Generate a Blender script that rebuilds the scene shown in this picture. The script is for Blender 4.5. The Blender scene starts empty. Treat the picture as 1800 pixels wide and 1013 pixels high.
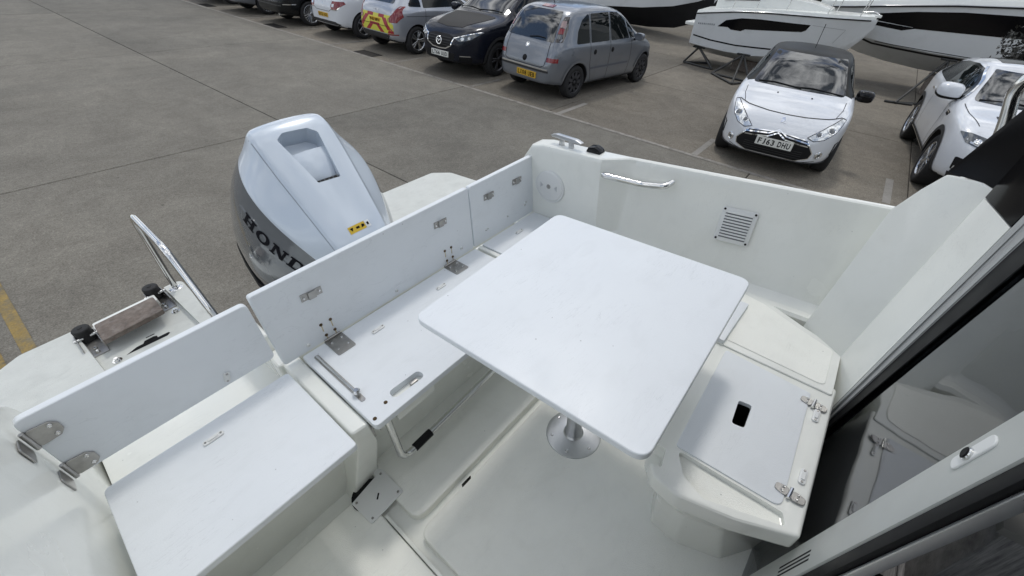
import bpy, bmesh, math, random
from mathutils import Vector, Matrix
from mathutils.bvhtree import BVHTree

random.seed(7)
S = bpy.context.scene
COL = S.collection
R = math.radians

# ------------------------------------------------------------------ camera
cam_d = bpy.data.cameras.new('camera')
cam_d.sensor_width = 36.0
cam_d.lens = 36.0 * 744.59 / 1800.0
cam_d.clip_start = 0.02
cam_d.clip_end = 600.0
cam = bpy.data.objects.new('camera', cam_d)
COL.objects.link(cam)
cam.matrix_world = Matrix(((0.647884, 0.446469, -0.617181, 0.0),
                           (-0.758531, 0.452421, -0.468984, 0.0),
                           (0.069839, 0.771998, 0.631776, 2.488984),
                           (0, 0, 0, 1)))
S.camera = cam

# ------------------------------------------------------------------ sky, sun, exposure
SUN_DIR = Vector((0.34, 0.30, 0.88)).normalized()      # towards the sun
SUN_EL = math.asin(SUN_DIR.z)
SUN_AZ = math.atan2(SUN_DIR.x, SUN_DIR.y)              # from +Y towards +X
world = bpy.data.worlds.new('World')
S.world = world
world.use_nodes = True
wn, wl = world.node_tree.nodes, world.node_tree.links
wn.clear()
w_out = wn.new('ShaderNodeOutputWorld')
w_bg = wn.new('ShaderNodeBackground')
w_sky = wn.new('ShaderNodeTexSky')
w_sky.sky_type = 'NISHITA'
w_sky.sun_disc = False
w_sky.sun_elevation = SUN_EL
w_sky.sun_rotation = SUN_AZ
w_sky.air_density = 1.0
w_sky.dust_density = 0.5
w_tc = wn.new('ShaderNodeTexCoord')
w_map = wn.new('ShaderNodeMapping')
w_map.inputs['Scale'].default_value = (1.0, 1.0, 1.9)
w_n1 = wn.new('ShaderNodeTexNoise')
w_n1.inputs['Scale'].default_value = 3.2
w_n1.inputs['Detail'].default_value = 9.0
w_n1.inputs['Roughness'].default_value = 0.56
w_n1.inputs['Distortion'].default_value = 0.5
w_r1 = wn.new('ShaderNodeValToRGB')
w_r1.color_ramp.elements[0].position = 0.40
w_r1.color_ramp.elements[1].position = 0.52
w_n2 = wn.new('ShaderNodeTexNoise')
w_n2.inputs['Scale'].default_value = 6.5
w_n2.inputs['Detail'].default_value = 8.0
w_n2.inputs['Roughness'].default_value = 0.6
w_r2 = wn.new('ShaderNodeValToRGB')
w_r2.color_ramp.elements[0].position = 0.42
w_r2.color_ramp.elements[0].color = (1.3, 1.45, 1.75, 1)
w_r2.color_ramp.elements[1].position = 0.60
w_r2.color_ramp.elements[1].color = (13.5, 13.7, 13.9, 1)
w_mix = wn.new('ShaderNodeMixRGB')
wl.new(w_tc.outputs['Generated'], w_map.inputs['Vector'])
wl.new(w_map.outputs['Vector'], w_n1.inputs['Vector'])
wl.new(w_map.outputs['Vector'], w_n2.inputs['Vector'])
wl.new(w_n1.outputs['Fac'], w_r1.inputs['Fac'])
wl.new(w_n2.outputs['Fac'], w_r2.inputs['Fac'])
wl.new(w_r1.outputs['Color'], w_mix.inputs['Fac'])
wl.new(w_sky.outputs['Color'], w_mix.inputs['Color1'])
wl.new(w_r2.outputs['Color'], w_mix.inputs['Color2'])
wl.new(w_mix.outputs['Color'], w_bg.inputs['Color'])
w_bg.inputs['Strength'].default_value = 0.15
wl.new(w_bg.outputs['Background'], w_out.inputs['Surface'])

sun_d = bpy.data.lights.new('sun', 'SUN')
sun_d.energy = 1.05
sun_d.angle = R(8.0)
sun_d.color = (1.0, 0.965, 0.91)
sun = bpy.data.objects.new('sun', sun_d)
COL.objects.link(sun)
sun.rotation_euler = SUN_DIR.to_track_quat('Z', 'Y').to_euler()
sun.location = (0, 0, 30)

S.view_settings.view_transform = 'Standard'
S.view_settings.look = 'None'
S.view_settings.gamma = 1.0
S.view_settings.use_curve_mapping = False
S.view_settings.exposure = -0.12
S.render.engine = 'CYCLES'
S.cycles.use_denoising = True
S.cycles.max_bounces = 8
S.cycles.diffuse_bounces = 6
S.cycles.transparent_max_bounces = 12

# ------------------------------------------------------------------ materials
MATS = {}


def mat(name, col, rough=0.5, metal=0.0, var=0.0, vscale=4.0, bump=0.0, bscale=60.0, coat=0.0, spec=0.5,
        dirt=None, dscale=2.0, dlo=0.5, dhi=0.75, rvar=0.0, flake=0.0):
    """Principled material: colour noise, roughness noise, fine bump and optional dirt patches."""
    if name in MATS:
        return MATS[name]
    m = bpy.data.materials.new(name)
    m.use_nodes = True
    nt = m.node_tree
    N, L = nt.nodes, nt.links
    b = N['Principled BSDF']
    b.inputs['Base Color'].default_value = (*col, 1)
    b.inputs['Roughness'].default_value = rough
    b.inputs['Metallic'].default_value = metal
    b.inputs['Coat Weight'].default_value = coat
    b.inputs['Coat Roughness'].default_value = 0.04
    b.inputs['Specular IOR Level'].default_value = spec
    tc = N.new('ShaderNodeTexCoord')
    src = None
    if var > 0:
        n = N.new('ShaderNodeTexNoise')
        n.inputs['Scale'].default_value = vscale
        n.inputs['Detail'].default_value = 7
        n.inputs['Roughness'].default_value = 0.65
        L.new(tc.outputs['Object'], n.inputs['Vector'])
        r = N.new('ShaderNodeValToRGB')
        r.color_ramp.elements[0].position = 0.3
        r.color_ramp.elements[1].position = 0.7
        r.color_ramp.elements[0].color = (*[max(0, c * (1 - var)) for c in col], 1)
        r.color_ramp.elements[1].color = (*[min(1, c * (1 + var)) for c in col], 1)
        L.new(n.outputs['Fac'], r.inputs['Fac'])
        src = r.outputs['Color']
    if dirt is not None:
        n = N.new('ShaderNodeTexNoise')
        n.inputs['Scale'].default_value = dscale
        n.inputs['Detail'].default_value = 9
        n.inputs['Roughness'].default_value = 0.7
        n.inputs['Distortion'].default_value = 0.6
        L.new(tc.outputs['Object'], n.inputs['Vector'])
        r = N.new('ShaderNodeValToRGB')
        r.color_ramp.interpolation = 'EASE'
        r.color_ramp.elements[0].position = dlo
        r.color_ramp.elements[1].position = dhi
        r.color_ramp.elements[0].color = (0, 0, 0, 1)
        r.color_ramp.elements[1].color = (dirt[3], dirt[3], dirt[3], 1)
        L.new(n.outputs['Fac'], r.inputs['Fac'])
        mx = N.new('ShaderNodeMixRGB')
        L.new(r.outputs['Color'], mx.inputs['Fac'])
        if src:
            L.new(src, mx.inputs['Color1'])
        else:
            mx.inputs['Color1'].default_value = (*col, 1)
        mx.inputs['Color2'].default_value = (*dirt[:3], 1)
        src = mx.outputs['Color']
    if src:
        L.new(src, b.inputs['Base Color'])
    if rvar > 0:
        n = N.new('ShaderNodeTexNoise')
        n.inputs['Scale'].default_value = 7.0
        n.inputs['Detail'].default_value = 6
        L.new(tc.outputs['Object'], n.inputs['Vector'])
        mr = N.new('ShaderNodeMapRange')
        mr.inputs['To Min'].default_value = max(0.02, rough - rvar)
        mr.inputs['To Max'].default_value = min(1, rough + rvar)
        mr.inputs['From Min'].default_value = 0.3
        mr.inputs['From Max'].default_value = 0.7
        L.new(n.outputs['Fac'], mr.inputs['Value'])
        L.new(mr.outputs['Result'], b.inputs['Roughness'])
    if bump > 0:
        n = N.new('ShaderNodeTexNoise')
        n.inputs['Scale'].default_value = bscale
        n.inputs['Detail'].default_value = 4
        L.new(tc.outputs['Object'], n.inputs['Vector'])
        bp = N.new('ShaderNodeBump')
        bp.inputs['Strength'].default_value = bump
        bp.inputs['Distance'].default_value = 0.01
        L.new(n.outputs['Fac'], bp.inputs['Height'])
        L.new(bp.outputs['Normal'], b.inputs['Normal'])
    MATS[name] = m
    return m


def glass_mat(name, tint=(0.02, 0.025, 0.028), rough=0.02, trans=0.0):
    """Dark tinted glazing: mirror-like coat, a little see-through when trans > 0."""
    if name in MATS:
        return MATS[name]
    m = bpy.data.materials.new(name)
    m.use_nodes = True
    N, L = m.node_tree.nodes, m.node_tree.links
    b = N['Principled BSDF']
    b.inputs['Base Color'].default_value = (*tint, 1)
    b.inputs['Roughness'].default_value = rough
    b.inputs['Specular IOR Level'].default_value = 0.8
    b.inputs['IOR'].default_value = 1.6
    if trans > 0:
        out = N['Material Output']
        tr = N.new('ShaderNodeBsdfTransparent')
        tr.inputs['Color'].default_value = (0.34, 0.36, 0.38, 1)
        gl = N.new('ShaderNodeBsdfGlossy')
        gl.inputs['Roughness'].default_value = rough
        gl.inputs['Color'].default_value = (0.95, 0.97, 1, 1)
        fr = N.new('ShaderNodeFresnel')
        fr.inputs['IOR'].default_value = 1.55
        mth = N.new('ShaderNodeMath')
        mth.operation = 'MULTIPLY_ADD'
        mth.inputs[1].default_value = 0.95
        mth.inputs[2].default_value = 0.03
        mth.use_clamp = True
        L.new(fr.outputs['Fac'], mth.inputs[0])
        mx0 = N.new('ShaderNodeMixShader')
        mx0.inputs['Fac'].default_value = trans
        L.new(b.outputs['BSDF'], mx0.inputs[1])
        L.new(tr.outputs['BSDF'], mx0.inputs[2])
        mx = N.new('ShaderNodeMixShader')
        L.new(mth.outputs['Value'], mx.inputs['Fac'])
        L.new(mx0.outputs['Shader'], mx.inputs[1])
        L.new(gl.outputs['BSDF'], mx.inputs[2])
        L.new(mx.outputs['Shader'], out.inputs['Surface'])
    MATS[name] = m
    return m


# ------------------------------------------------------------------ object helpers
def tag(o, label=None, cat=None, group=None, kind=None):
    if label: o['label'] = label
    if cat: o['category'] = cat
    if group: o['group'] = group
    if kind: o['kind'] = kind
    return o


def thing(name, label, cat, mtx=None, group=None):
    o = bpy.data.objects.new(name, None)
    o.empty_display_size = 0.2
    COL.objects.link(o)
    if mtx is not None:
        o.matrix_world = mtx
    return tag(o, label, cat, group)


def link(name, me, m=None, parent=None, smooth=False, ang=35):
    o = bpy.data.objects.new(name, me)
    COL.objects.link(o)
    if m is not None and not me.materials:
        me.materials.append(m)
    if parent is not None:
        o.parent = parent
    if smooth:
        me.polygons.foreach_set('use_smooth', [True] * len(me.polygons))
        try:
            me.set_sharp_from_angle(angle=R(ang))
        except Exception:
            pass
    return o


def fin(bm, name, m=None, parent=None, smooth=True, ang=35, recalc=True):
    if recalc:
        bmesh.ops.recalc_face_normals(bm, faces=bm.faces)
    me = bpy.data.meshes.new(name)
    bm.to_mesh(me)
    bm.free()
    return link(name, me, m, parent, smooth, ang)


def V(*a):
    return Vector(a)


def bevel(bm, w, seg=2, edges=None, ang=30):
    if edges is None:
        edges = [e for e in bm.edges if len(e.link_faces) == 2 and e.calc_face_angle(0) > R(ang)]
    if edges and w > 0:
        bmesh.ops.bevel(bm, geom=edges, offset=w, segments=seg, profile=0.6, affect='EDGES', clamp_overlap=True)


def bm_box(c, s, bw=0.0, seg=2, mtx=None):
    bm = bmesh.new()
    bmesh.ops.create_cube(bm, size=1.0)
    for v in bm.verts:
        v.co = Vector((v.co.x * s[0], v.co.y * s[1], v.co.z * s[2]))
    bevel(bm, bw, seg)
    for v in bm.verts:
        v.co = (mtx @ v.co if mtx else v.co) + Vector(c)
    return bm


def box(name, lo, hi, m, parent=None, bw=0.004, seg=2):
    c = [(a + b) / 2 for a, b in zip(lo, hi)]
    s = [abs(b - a) for a, b in zip(lo, hi)]
    return fin(bm_box(c, s, bw, seg), name, m, parent)


def merge(bm, other):
    me = bpy.data.meshes.new('tmp')
    other.to_mesh(me)
    other.free()
    bm.from_mesh(me)
    bpy.data.meshes.remove(me)
    return bm


def rounded(poly, r, n=5):
    """2D polygon with rounded corners (r scalar or list)."""
    out = []
    k = len(poly)
    for i in range(k):
        p0, p1, p2 = Vector(poly[i - 1]), Vector(poly[i]), Vector(poly[(i + 1) % k])
        ri = r[i] if isinstance(r, (list, tuple)) else r
        a, b = (p0 - p1), (p2 - p1)
        la, lb = a.length, b.length
        if ri <= 0 or la < 1e-6 or lb < 1e-6:
            out.append(p1)
            continue
        a.normalize(); b.normalize()
        th = a.angle(b)
        d = min(ri / max(math.tan(th / 2), 1e-4), la * 0.49, lb * 0.49)
        s, e = p1 + a * d, p1 + b * d
        for j in range(n + 1):
            t = j / n
            out.append((1 - t) ** 2 * s + 2 * t * (1 - t) * p1 + t * t * e)
    return out


def bm_prism(poly, z0, z1, bw=0.0, seg=2, frame=None):
    """Extrude a 2D polygon; frame maps local (u, v, w) to 3D (Matrix 4x4)."""
    bm = bmesh.new()
    vs = [bm.verts.new((p[0], p[1], z0)) for p in poly]
    f = bm.faces.new(vs)
    ret = bmesh.ops.extrude_face_region(bm, geom=[f])
    for v in [g for g in ret['geom'] if isinstance(g, bmesh.types.BMVert)]:
        v.co.z = z1
    bmesh.ops.recalc_face_normals(bm, faces=bm.faces)
    if bw > 0:
        ed = [e for e in bm.edges if abs(e.verts[0].co.z - e.verts[1].co.z) < 1e-6]
        bevel(bm, bw, seg, ed)
    if frame is not None:
        bmesh.ops.transform(bm, matrix=frame, verts=bm.verts)
    return bm


def prism(name, poly, z0, z1, m, parent=None, bw=0.004, seg=2, frame=None, ang=35):
    return fin(bm_prism(poly, z0, z1, bw, seg, frame), name, m, parent, True, ang)


def frame(o, u, v):
    """4x4 with origin o and axes u, v, u x v."""
    u = Vector(u).normalized(); v = Vector(v).normalized()
    w = u.cross(v).normalized(); v = w.cross(u)
    M = Matrix.Identity(4)
    for i in range(3):
        M[i][0], M[i][1], M[i][2], M[i][3] = u[i], v[i], w[i], o[i]
    return M


def rect(x0, x1, y0, y1):
    return [(x0, y0), (x1, y0), (x1, y1), (x0, y1)]


def smooth_path(pts, r=0.05, n=6):
    out = []
    for i, p in enumerate(pts):
        p = Vector(p)
        if i == 0 or i == len(pts) - 1:
            out.append(p)
            continue
        a, b = Vector(pts[i - 1]) - p, Vector(pts[i + 1]) - p
        d = min(r, a.length * 0.48, b.length * 0.48)
        s, e = p + a.normalized() * d, p + b.normalized() * d
        for j in range(n + 1):
            t = j / n
            out.append((1 - t) ** 2 * s + 2 * t * (1 - t) * p + t * t * e)
    return out


def bm_tube(pts, r, sides=10, caps=True, radii=None):
    bm = bmesh.new()
    rings = []
    pts = [Vector(p) for p in pts]
    prev = None
    for i, p in enumerate(pts):
        if i == 0: t = pts[1] - p
        elif i == len(pts) - 1: t = p - pts[i - 1]
        else: t = (pts[i + 1] - p).normalized() + (p - pts[i - 1]).normalized()
        t.normalize()
        if prev is None:
            a = Vector((0, 0, 1)) if abs(t.z) < 0.9 else Vector((1, 0, 0))
            u = t.cross(a).normalized()
        else:
            u = (prev - t * prev.dot(t)).normalized()
        prev = u
        w = t.cross(u)
        rr = radii[i] if radii else r
        rings.append([bm.verts.new(p + (u * math.cos(2 * math.pi * k / sides) + w * math.sin(2 * math.pi * k / sides)) * rr) for k in range(sides)])
    for a, b in zip(rings, rings[1:]):
        for k in range(sides):
            bm.faces.new((a[k], a[(k + 1) % sides], b[(k + 1) % sides], b[k]))
    if caps:
        bm.faces.new(rings[0][::-1]); bm.faces.new(rings[-1])
    return bm


def tube(name, pts, r, m, parent=None, bend=0.0, sides=10):
    if bend > 0:
        pts = smooth_path(pts, bend)
    return fin(bm_tube(pts, r, sides), name, m, parent, True, 50)


def bm_lathe(prof, n=32, frame_=None):
    """Revolve (r, z) profile about local Z."""
    bm = bmesh.new()
    rings = []
    for (r, z) in prof:
        if r < 1e-6:
            rings.append([bm.verts.new((0, 0, z))])
        else:
            rings.append([bm.verts.new((r * math.cos(2 * math.pi * k / n), r * math.sin(2 * math.pi * k / n), z)) for k in range(n)])
    for a, b in zip(rings, rings[1:]):
        for k in range(n):
            k2 = (k + 1) % n
            if len(a) == 1 and len(b) == 1: continue
            if len(a) == 1: bm.faces.new((a[0], b[k], b[k2]))
            elif len(b) == 1: bm.faces.new((a[k], a[k2], b[0]))
            else: bm.faces.new((a[k], a[k2], b[k2], b[k]))
    if frame_ is not None:
        bmesh.ops.transform(bm, matrix=frame_, verts=bm.verts)
    return bm


def lathe(name, prof, m, parent=None, n=32, frame_=None, ang=35):
    return fin(bm_lathe(prof, n, frame_), name, m, parent, True, ang)


def text_mesh(txt, size=1.0, extrude=0.0, space=1.0, width=1.0):
    cu = bpy.data.curves.new('txt', 'FONT')
    cu.body = txt
    cu.size = size
    cu.extrude = extrude
    cu.align_x = 'CENTER'
    cu.align_y = 'CENTER'
    cu.space_character = space
    cu.offset = 0.026 * size
    cu.resolution_u = 4
    o = bpy.data.objects.new('txt', cu)
    COL.objects.link(o)
    dg = bpy.context.evaluated_depsgraph_get()
    dg.update()
    me = bpy.data.meshes.new_from_object(o.evaluated_get(dg))
    bpy.data.objects.remove(o)
    bpy.data.curves.remove(cu)
    for v in me.vertices:
        v.co.x *= width
    return me


def boolean(ob, cutters, op='DIFFERENCE', subsurf=0):
    """Apply subsurf and boolean cutters, return a plain mesh (cutters removed)."""
    if subsurf:
        md = ob.modifiers.new('s', 'SUBSURF'); md.levels = subsurf; md.render_levels = subsurf
    for c in cutters:
        c.parent = ob.parent
        md = ob.modifiers.new('b', 'BOOLEAN'); md.object = c; md.operation = op; md.solver = 'EXACT'
    dg = bpy.context.evaluated_depsgraph_get()
    dg.update()
    me = bpy.data.meshes.new_from_object(ob.evaluated_get(dg))
    ob.modifiers.clear()
    old = ob.data
    ob.data = me
    for c in cutters:
        d = c.data
        bpy.data.objects.remove(c)
        bpy.data.meshes.remove(d)
    return ob


def interp(tab, x):
    """Piecewise monotone-ish (smoothstep-free) linear interpolation in a table [(x, y), ...]."""
    if x <= tab[0][0]: return tab[0][1]
    for (a, ya), (b, yb) in zip(tab, tab[1:]):
        if x <= b:
            t = (x - a) / (b - a)
            return ya + (yb - ya) * t
    return tab[-1][1]


# ------------------------------------------------------------------ shared materials
def add_scuffs(m, line=0.5, speck=0.6, smudge=0.12):
    """thin random scratches, tiny dark specks and soft smudges over the base colour"""
    N, L = m.node_tree.nodes, m.node_tree.links
    b = N['Principled BSDF']
    src = b.inputs['Base Color'].links[0].from_socket
    tc = N.new('ShaderNodeTexCoord')

    def mulby(fac_sock, col):
        nonlocal src
        mx = N.new('ShaderNodeMixRGB')
        mx.blend_type = 'MULTIPLY'
        L.new(fac_sock, mx.inputs['Fac'])
        L.new(src, mx.inputs['Color1'])
        mx.inputs['Color2'].default_value = (*col, 1)
        src = mx.outputs['Color']

    def ramp(sock, p0, v0, p1, v1, p2=None, v2=None):
        r = N.new('ShaderNodeValToRGB')
        e = r.color_ramp.elements
        e[0].position, e[0].color = p0, (v0, v0, v0, 1)
        e[1].position, e[1].color = p1, (v1, v1, v1, 1)
        if p2:
            q = e.new(p2); q.color = (v2, v2, v2, 1)
        L.new(sock, r.inputs['Fac'])
        return r.outputs['Color']

    def noise(scale, sc=(1, 1, 1), rot=0.0, det=3, dist=0.0):
        mp = N.new('ShaderNodeMapping')
        mp.inputs['Scale'].default_value = sc
        mp.inputs['Rotation'].default_value = (rot, rot * 0.6, rot)
        L.new(tc.outputs['Object'], mp.inputs['Vector'])
        n = N.new('ShaderNodeTexNoise')
        n.inputs['Scale'].default_value = scale
        n.inputs['Detail'].default_value = det
        n.inputs['Distortion'].default_value = dist
        L.new(mp.outputs['Vector'], n.inputs['Vector'])
        return n.outputs['Fac']

    def times(a, b_):
        q = N.new('ShaderNodeMath'); q.operation = 'MULTIPLY'
        L.new(a, q.inputs[0]); L.new(b_, q.inputs[1])
        return q.outputs['Value']

    for rot, sd in ((0.5, 1.0), (2.1, 1.3)):
        ln = ramp(noise(7 * sd, (1, 9, 3), rot, 5, 0.8), 0.488, 0.0, 0.5, line, 0.512, 0.0)
        area = ramp(noise(4.5 * sd, (1, 1, 1), rot + 1, 4), 0.52, 0.0, 0.66, 1.0)
        mulby(times(ln, area), (0.55, 0.56, 0.57))
    vo = N.new('ShaderNodeTexVoronoi')
    vo.inputs['Scale'].default_value = 13.0
    L.new(tc.outputs['Object'], vo.inputs['Vector'])
    mulby(ramp(vo.outputs['Distance'], 0.020, speck, 0.034, 0.0), (0.12, 0.12, 0.12))
    mulby(ramp(noise(9, (1, 1.6, 1), 0.3, 6, 0.5), 0.52, 0.0, 0.72, smudge), (0.5, 0.5, 0.48))
    L.new(src, b.inputs['Base Color'])
    return m


GEL = mat('gelcoat_white', (0.81, 0.82, 0.775), 0.22, var=0.02, vscale=3, dirt=(0.50, 0.49, 0.42, 0.30), dscale=7, dlo=0.56, dhi=0.95, coat=0.2, rvar=0.06)
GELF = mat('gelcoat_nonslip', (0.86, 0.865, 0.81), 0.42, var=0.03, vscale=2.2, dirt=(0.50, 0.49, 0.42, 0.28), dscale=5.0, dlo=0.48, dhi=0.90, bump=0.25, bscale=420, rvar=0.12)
PANEL = mat('white_panel_board', (0.735, 0.765, 0.79), 0.42, var=0.015, vscale=5, bump=0.05, bscale=260, rvar=0.08)
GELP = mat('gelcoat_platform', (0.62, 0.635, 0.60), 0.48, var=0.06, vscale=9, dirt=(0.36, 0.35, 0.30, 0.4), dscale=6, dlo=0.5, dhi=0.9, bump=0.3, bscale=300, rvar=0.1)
add_scuffs(GELP, 0.3, 0.5, 0.15)
add_scuffs(PANEL, 0.26, 0.5, 0.07)
add_scuffs(GEL, 0.15, 0.3, 0.07)
add_scuffs(GELF, 0.2, 0.4, 0.06)
STEEL = mat('stainless_steel', (0.72, 0.72, 0.71), 0.14, 1.0, var=0.08, vscale=12, rvar=0.08)
STEELB = mat('brushed_steel', (0.40, 0.39, 0.375), 0.36, 1.0, var=0.15, vscale=30, rvar=0.12, bump=0.06, bscale=200)
ALU = mat('anodised_aluminium', (0.62, 0.63, 0.64), 0.34, 0.9, var=0.06, vscale=10, rvar=0.08)
BLACKP = mat('black_plastic', (0.008, 0.008, 0.009), 0.55, rvar=0.08, spec=0.22)
BLACKG = mat('black_gloss', (0.004, 0.004, 0.005), 0.14, spec=0.3)
RUBBER = mat('rubber_black', (0.016, 0.016, 0.016), 0.72, var=0.3, vscale=9, bump=0.08, bscale=90)
WPLAST = mat('white_plastic', (0.72, 0.73, 0.72), 0.35, var=0.03)
RUST = mat('rusty_screw', (0.10, 0.065, 0.03), 0.5, 0.5, var=0.5, vscale=90)
TEAK = mat('weathered_teak', (0.15, 0.120, 0.100), 0.75, var=0.35, vscale=40, dirt=(0.30, 0.275, 0.25, 0.6), dscale=22, dlo=0.42, dhi=0.75)
CHROME = mat('chrome', (0.85, 0.86, 0.87), 0.06, 1.0)
# ------------------------------------------------------------------ the yard
def concrete(name, base, speck, stain, dark=0.5, paint=None, wear=(0.45, 0.6)):
    m = bpy.data.materials.new(name)
    m.use_nodes = True
    N, L = m.node_tree.nodes, m.node_tree.links
    b = N['Principled BSDF']
    b.inputs['Roughness'].default_value = 0.86
    b.inputs['Specular IOR Level'].default_value = 0.3
    g = N.new('ShaderNodeNewGeometry')

    def noise(scale, det=6, rough=0.6, dist=0.0, sx=1.0, sy=1.0):
        mp = N.new('ShaderNodeMapping')
        mp.inputs['Scale'].default_value = (sx, sy, 1)
        L.new(g.outputs['Position'], mp.inputs['Vector'])
        n = N.new('ShaderNodeTexNoise')
        n.inputs['Scale'].default_value = scale
        n.inputs['Detail'].default_value = det
        n.inputs['Roughness'].default_value = rough
        n.inputs['Distortion'].default_value = dist
        L.new(mp.outputs['Vector'], n.inputs['Vector'])
        return n.outputs['Fac']

    def ramp(f, p0, p1, c0, c1):
        r = N.new('ShaderNodeValToRGB')
        r.color_ramp.elements[0].position = p0
        r.color_ramp.elements[1].position = p1
        r.color_ramp.elements[0].color = (*c0, 1)
        r.color_ramp.elements[1].color = (*c1, 1)
        L.new(f, r.inputs['Fac'])
        return r.outputs['Color']

    def mul(a, bb, fac=1.0, mode='MULTIPLY'):
        x = N.new('ShaderNodeMixRGB')
        x.blend_type = mode
        x.inputs['Fac'].default_value = fac
        L.new(a, x.inputs['Color1']); L.new(bb, x.inputs['Color2'])
        return x.outputs['Color']

    c = ramp(noise(0.55, 8, 0.62, 0.7), 0.3, 0.72, [x * 0.86 for x in base], [x * 1.13 for x in base])
    c = mul(c, ramp(noise(0.22, 6, 0.6, 0.9), 0.34, 0.66, (0.86, 0.86, 0.86), (1.12, 1.11, 1.09)), 1.0)
    c = mul(c, ramp(noise(1.9, 8, 0.72, 1.4), 0.40, 0.62, (0.90, 0.89, 0.88), (1.07, 1.07, 1.06)), 1.0)
    c = mul(c, ramp(noise(0.9, 9, 0.7, 0.4, 3.2, 0.55), 0.28, 0.6, (0.80, 0.79, 0.78), (1.08, 1.08, 1.07)), stain)
    c = mul(c, ramp(noise(2.6, 9, 0.75, 0.5), 0.30, 0.47, (0.62, 0.60, 0.58), (1, 1, 1)), dark)
    oi = N.new('ShaderNodeObjectInfo')
    c = mul(c, ramp(oi.outputs['Random'], 0.0, 1.0, (0.90, 0.90, 0.90), (1.08, 1.07, 1.06)), 1.0)
    c = mul(c, ramp(noise(1.25, 10, 0.8, 1.2, 1.0, 1.0), 0.34, 0.42, (0.74, 0.73, 0.72), (1, 1, 1)), dark * 1.6 if dark < 0.6 else 0.9)
    c = mul(c, ramp(noise(22, 6, 0.8), 0.30, 0.70, (1 - speck * 0.8,) * 3, (1 + speck * 0.8,) * 3), 1.0)
    c = mul(c, ramp(noise(75, 3, 0.7), 0.33, 0.67, (1 - speck,) * 3, (1 + speck,) * 3), 1.0)
    c = mul(c, ramp(noise(260, 2, 0.6), 0.3, 0.7, (1 - speck * 0.7,) * 3, (1 + speck * 0.7,) * 3), 1.0)
    vo = N.new('ShaderNodeTexVoronoi')
    vo.inputs['Scale'].default_value = 1.7
    L.new(g.outputs['Position'], vo.inputs['Vector'])
    c = mul(c, ramp(vo.outputs['Distance'], 0.018, 0.035, (0.45, 0.44, 0.43), (1, 1, 1)), 0.8)
    if paint:
        pm = N.new('ShaderNodeMixRGB')
        L.new(ramp(noise(7, 8, 0.75, 0.3), wear[0], wear[1], (0, 0, 0), (1, 1, 1)), pm.inputs['Fac'])
        L.new(c, pm.inputs['Color1'])
        L.new(mul(ramp(noise(3, 6), 0.3, 0.7, [x * 0.8 for x in paint], paint), ramp(noise(90, 3), 0.3, 0.7, (0.8,) * 3, (1.1,) * 3)), pm.inputs['Color2'])
        c = pm.outputs['Color']
    L.new(c, b.inputs['Base Color'])
    bp = N.new('ShaderNodeBump')
    bp.inputs['Strength'].default_value = 0.35
    bp.inputs['Distance'].default_value = 0.004
    L.new(noise(140, 5, 0.7), bp.inputs['Height'])
    L.new(bp.outputs['Normal'], b.inputs['Normal'])
    return m


CONC_A = concrete('concrete_road', (0.180, 0.171, 0.150), 0.32, 0.22, 0.16)
CONC_B = concrete('concrete_bays', (0.182, 0.166, 0.140), 0.36, 0.40, 0.55)
CONC_D = concrete('joint_filler', (0.05, 0.046, 0.042), 0.2, 0.5, 0.3)
PAINTW = concrete('worn_white_paint', (0.155, 0.145, 0.13), 0.22, 0.5, 0.3, paint=(0.32, 0.30, 0.27), wear=(0.36, 0.52))
PAINTF = concrete('faded_white_paint', (0.155, 0.145, 0.13), 0.22, 0.5, 0.3, paint=(0.27, 0.255, 0.23), wear=(0.42, 0.60))
PAINTT = concrete('bay_marking_paint', (0.155, 0.145, 0.13), 0.22, 0.5, 0.3, paint=(0.30, 0.285, 0.26), wear=(0.30, 0.44))
PAINTY = concrete('worn_yellow_paint', (0.16, 0.145, 0.11), 0.2, 0.5, 0.3, paint=(0.33, 0.235, 0.085), wear=(0.38, 0.56))

YARD_R = R(2.2)


def yard(x, y, z=0.0):
    c, s = math.cos(YARD_R), math.sin(YARD_R)
    return Vector((x * c - y * s, x * s + y * c, z))


bm = bmesh.new()
bmesh.ops.create_grid(bm, x_segments=8, y_segments=8, size=300)
for v in bm.verts:
    v.co.z = -0.022
ground = fin(bm, 'yard_ground', CONC_D, None, False)
tag(ground, kind='structure')

GAP = 0.015
slab_cache = {}


def slab(x0, x1, y0, y1, m, dz=0.0):
    key = (round(x1 - x0, 3), round(y1 - y0, 3), m.name)
    if key not in slab_cache:
        b = bm_box((0, 0, -0.05), (x1 - x0 - GAP, y1 - y0 - GAP, 0.10), 0.006, 1)
        bmesh.ops.recalc_face_normals(b, faces=b.faces)
        me = bpy.data.meshes.new('concrete_slab')
        b.to_mesh(me); b.free()
        me.materials.append(m)
        slab_cache[key] = me
    o = link('concrete_slab', slab_cache[key], None, ground)
    o.location = yard((x0 + x1) / 2, (y0 + y1) / 2, dz)
    o.rotation_euler.z = YARD_R
    return o


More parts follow.
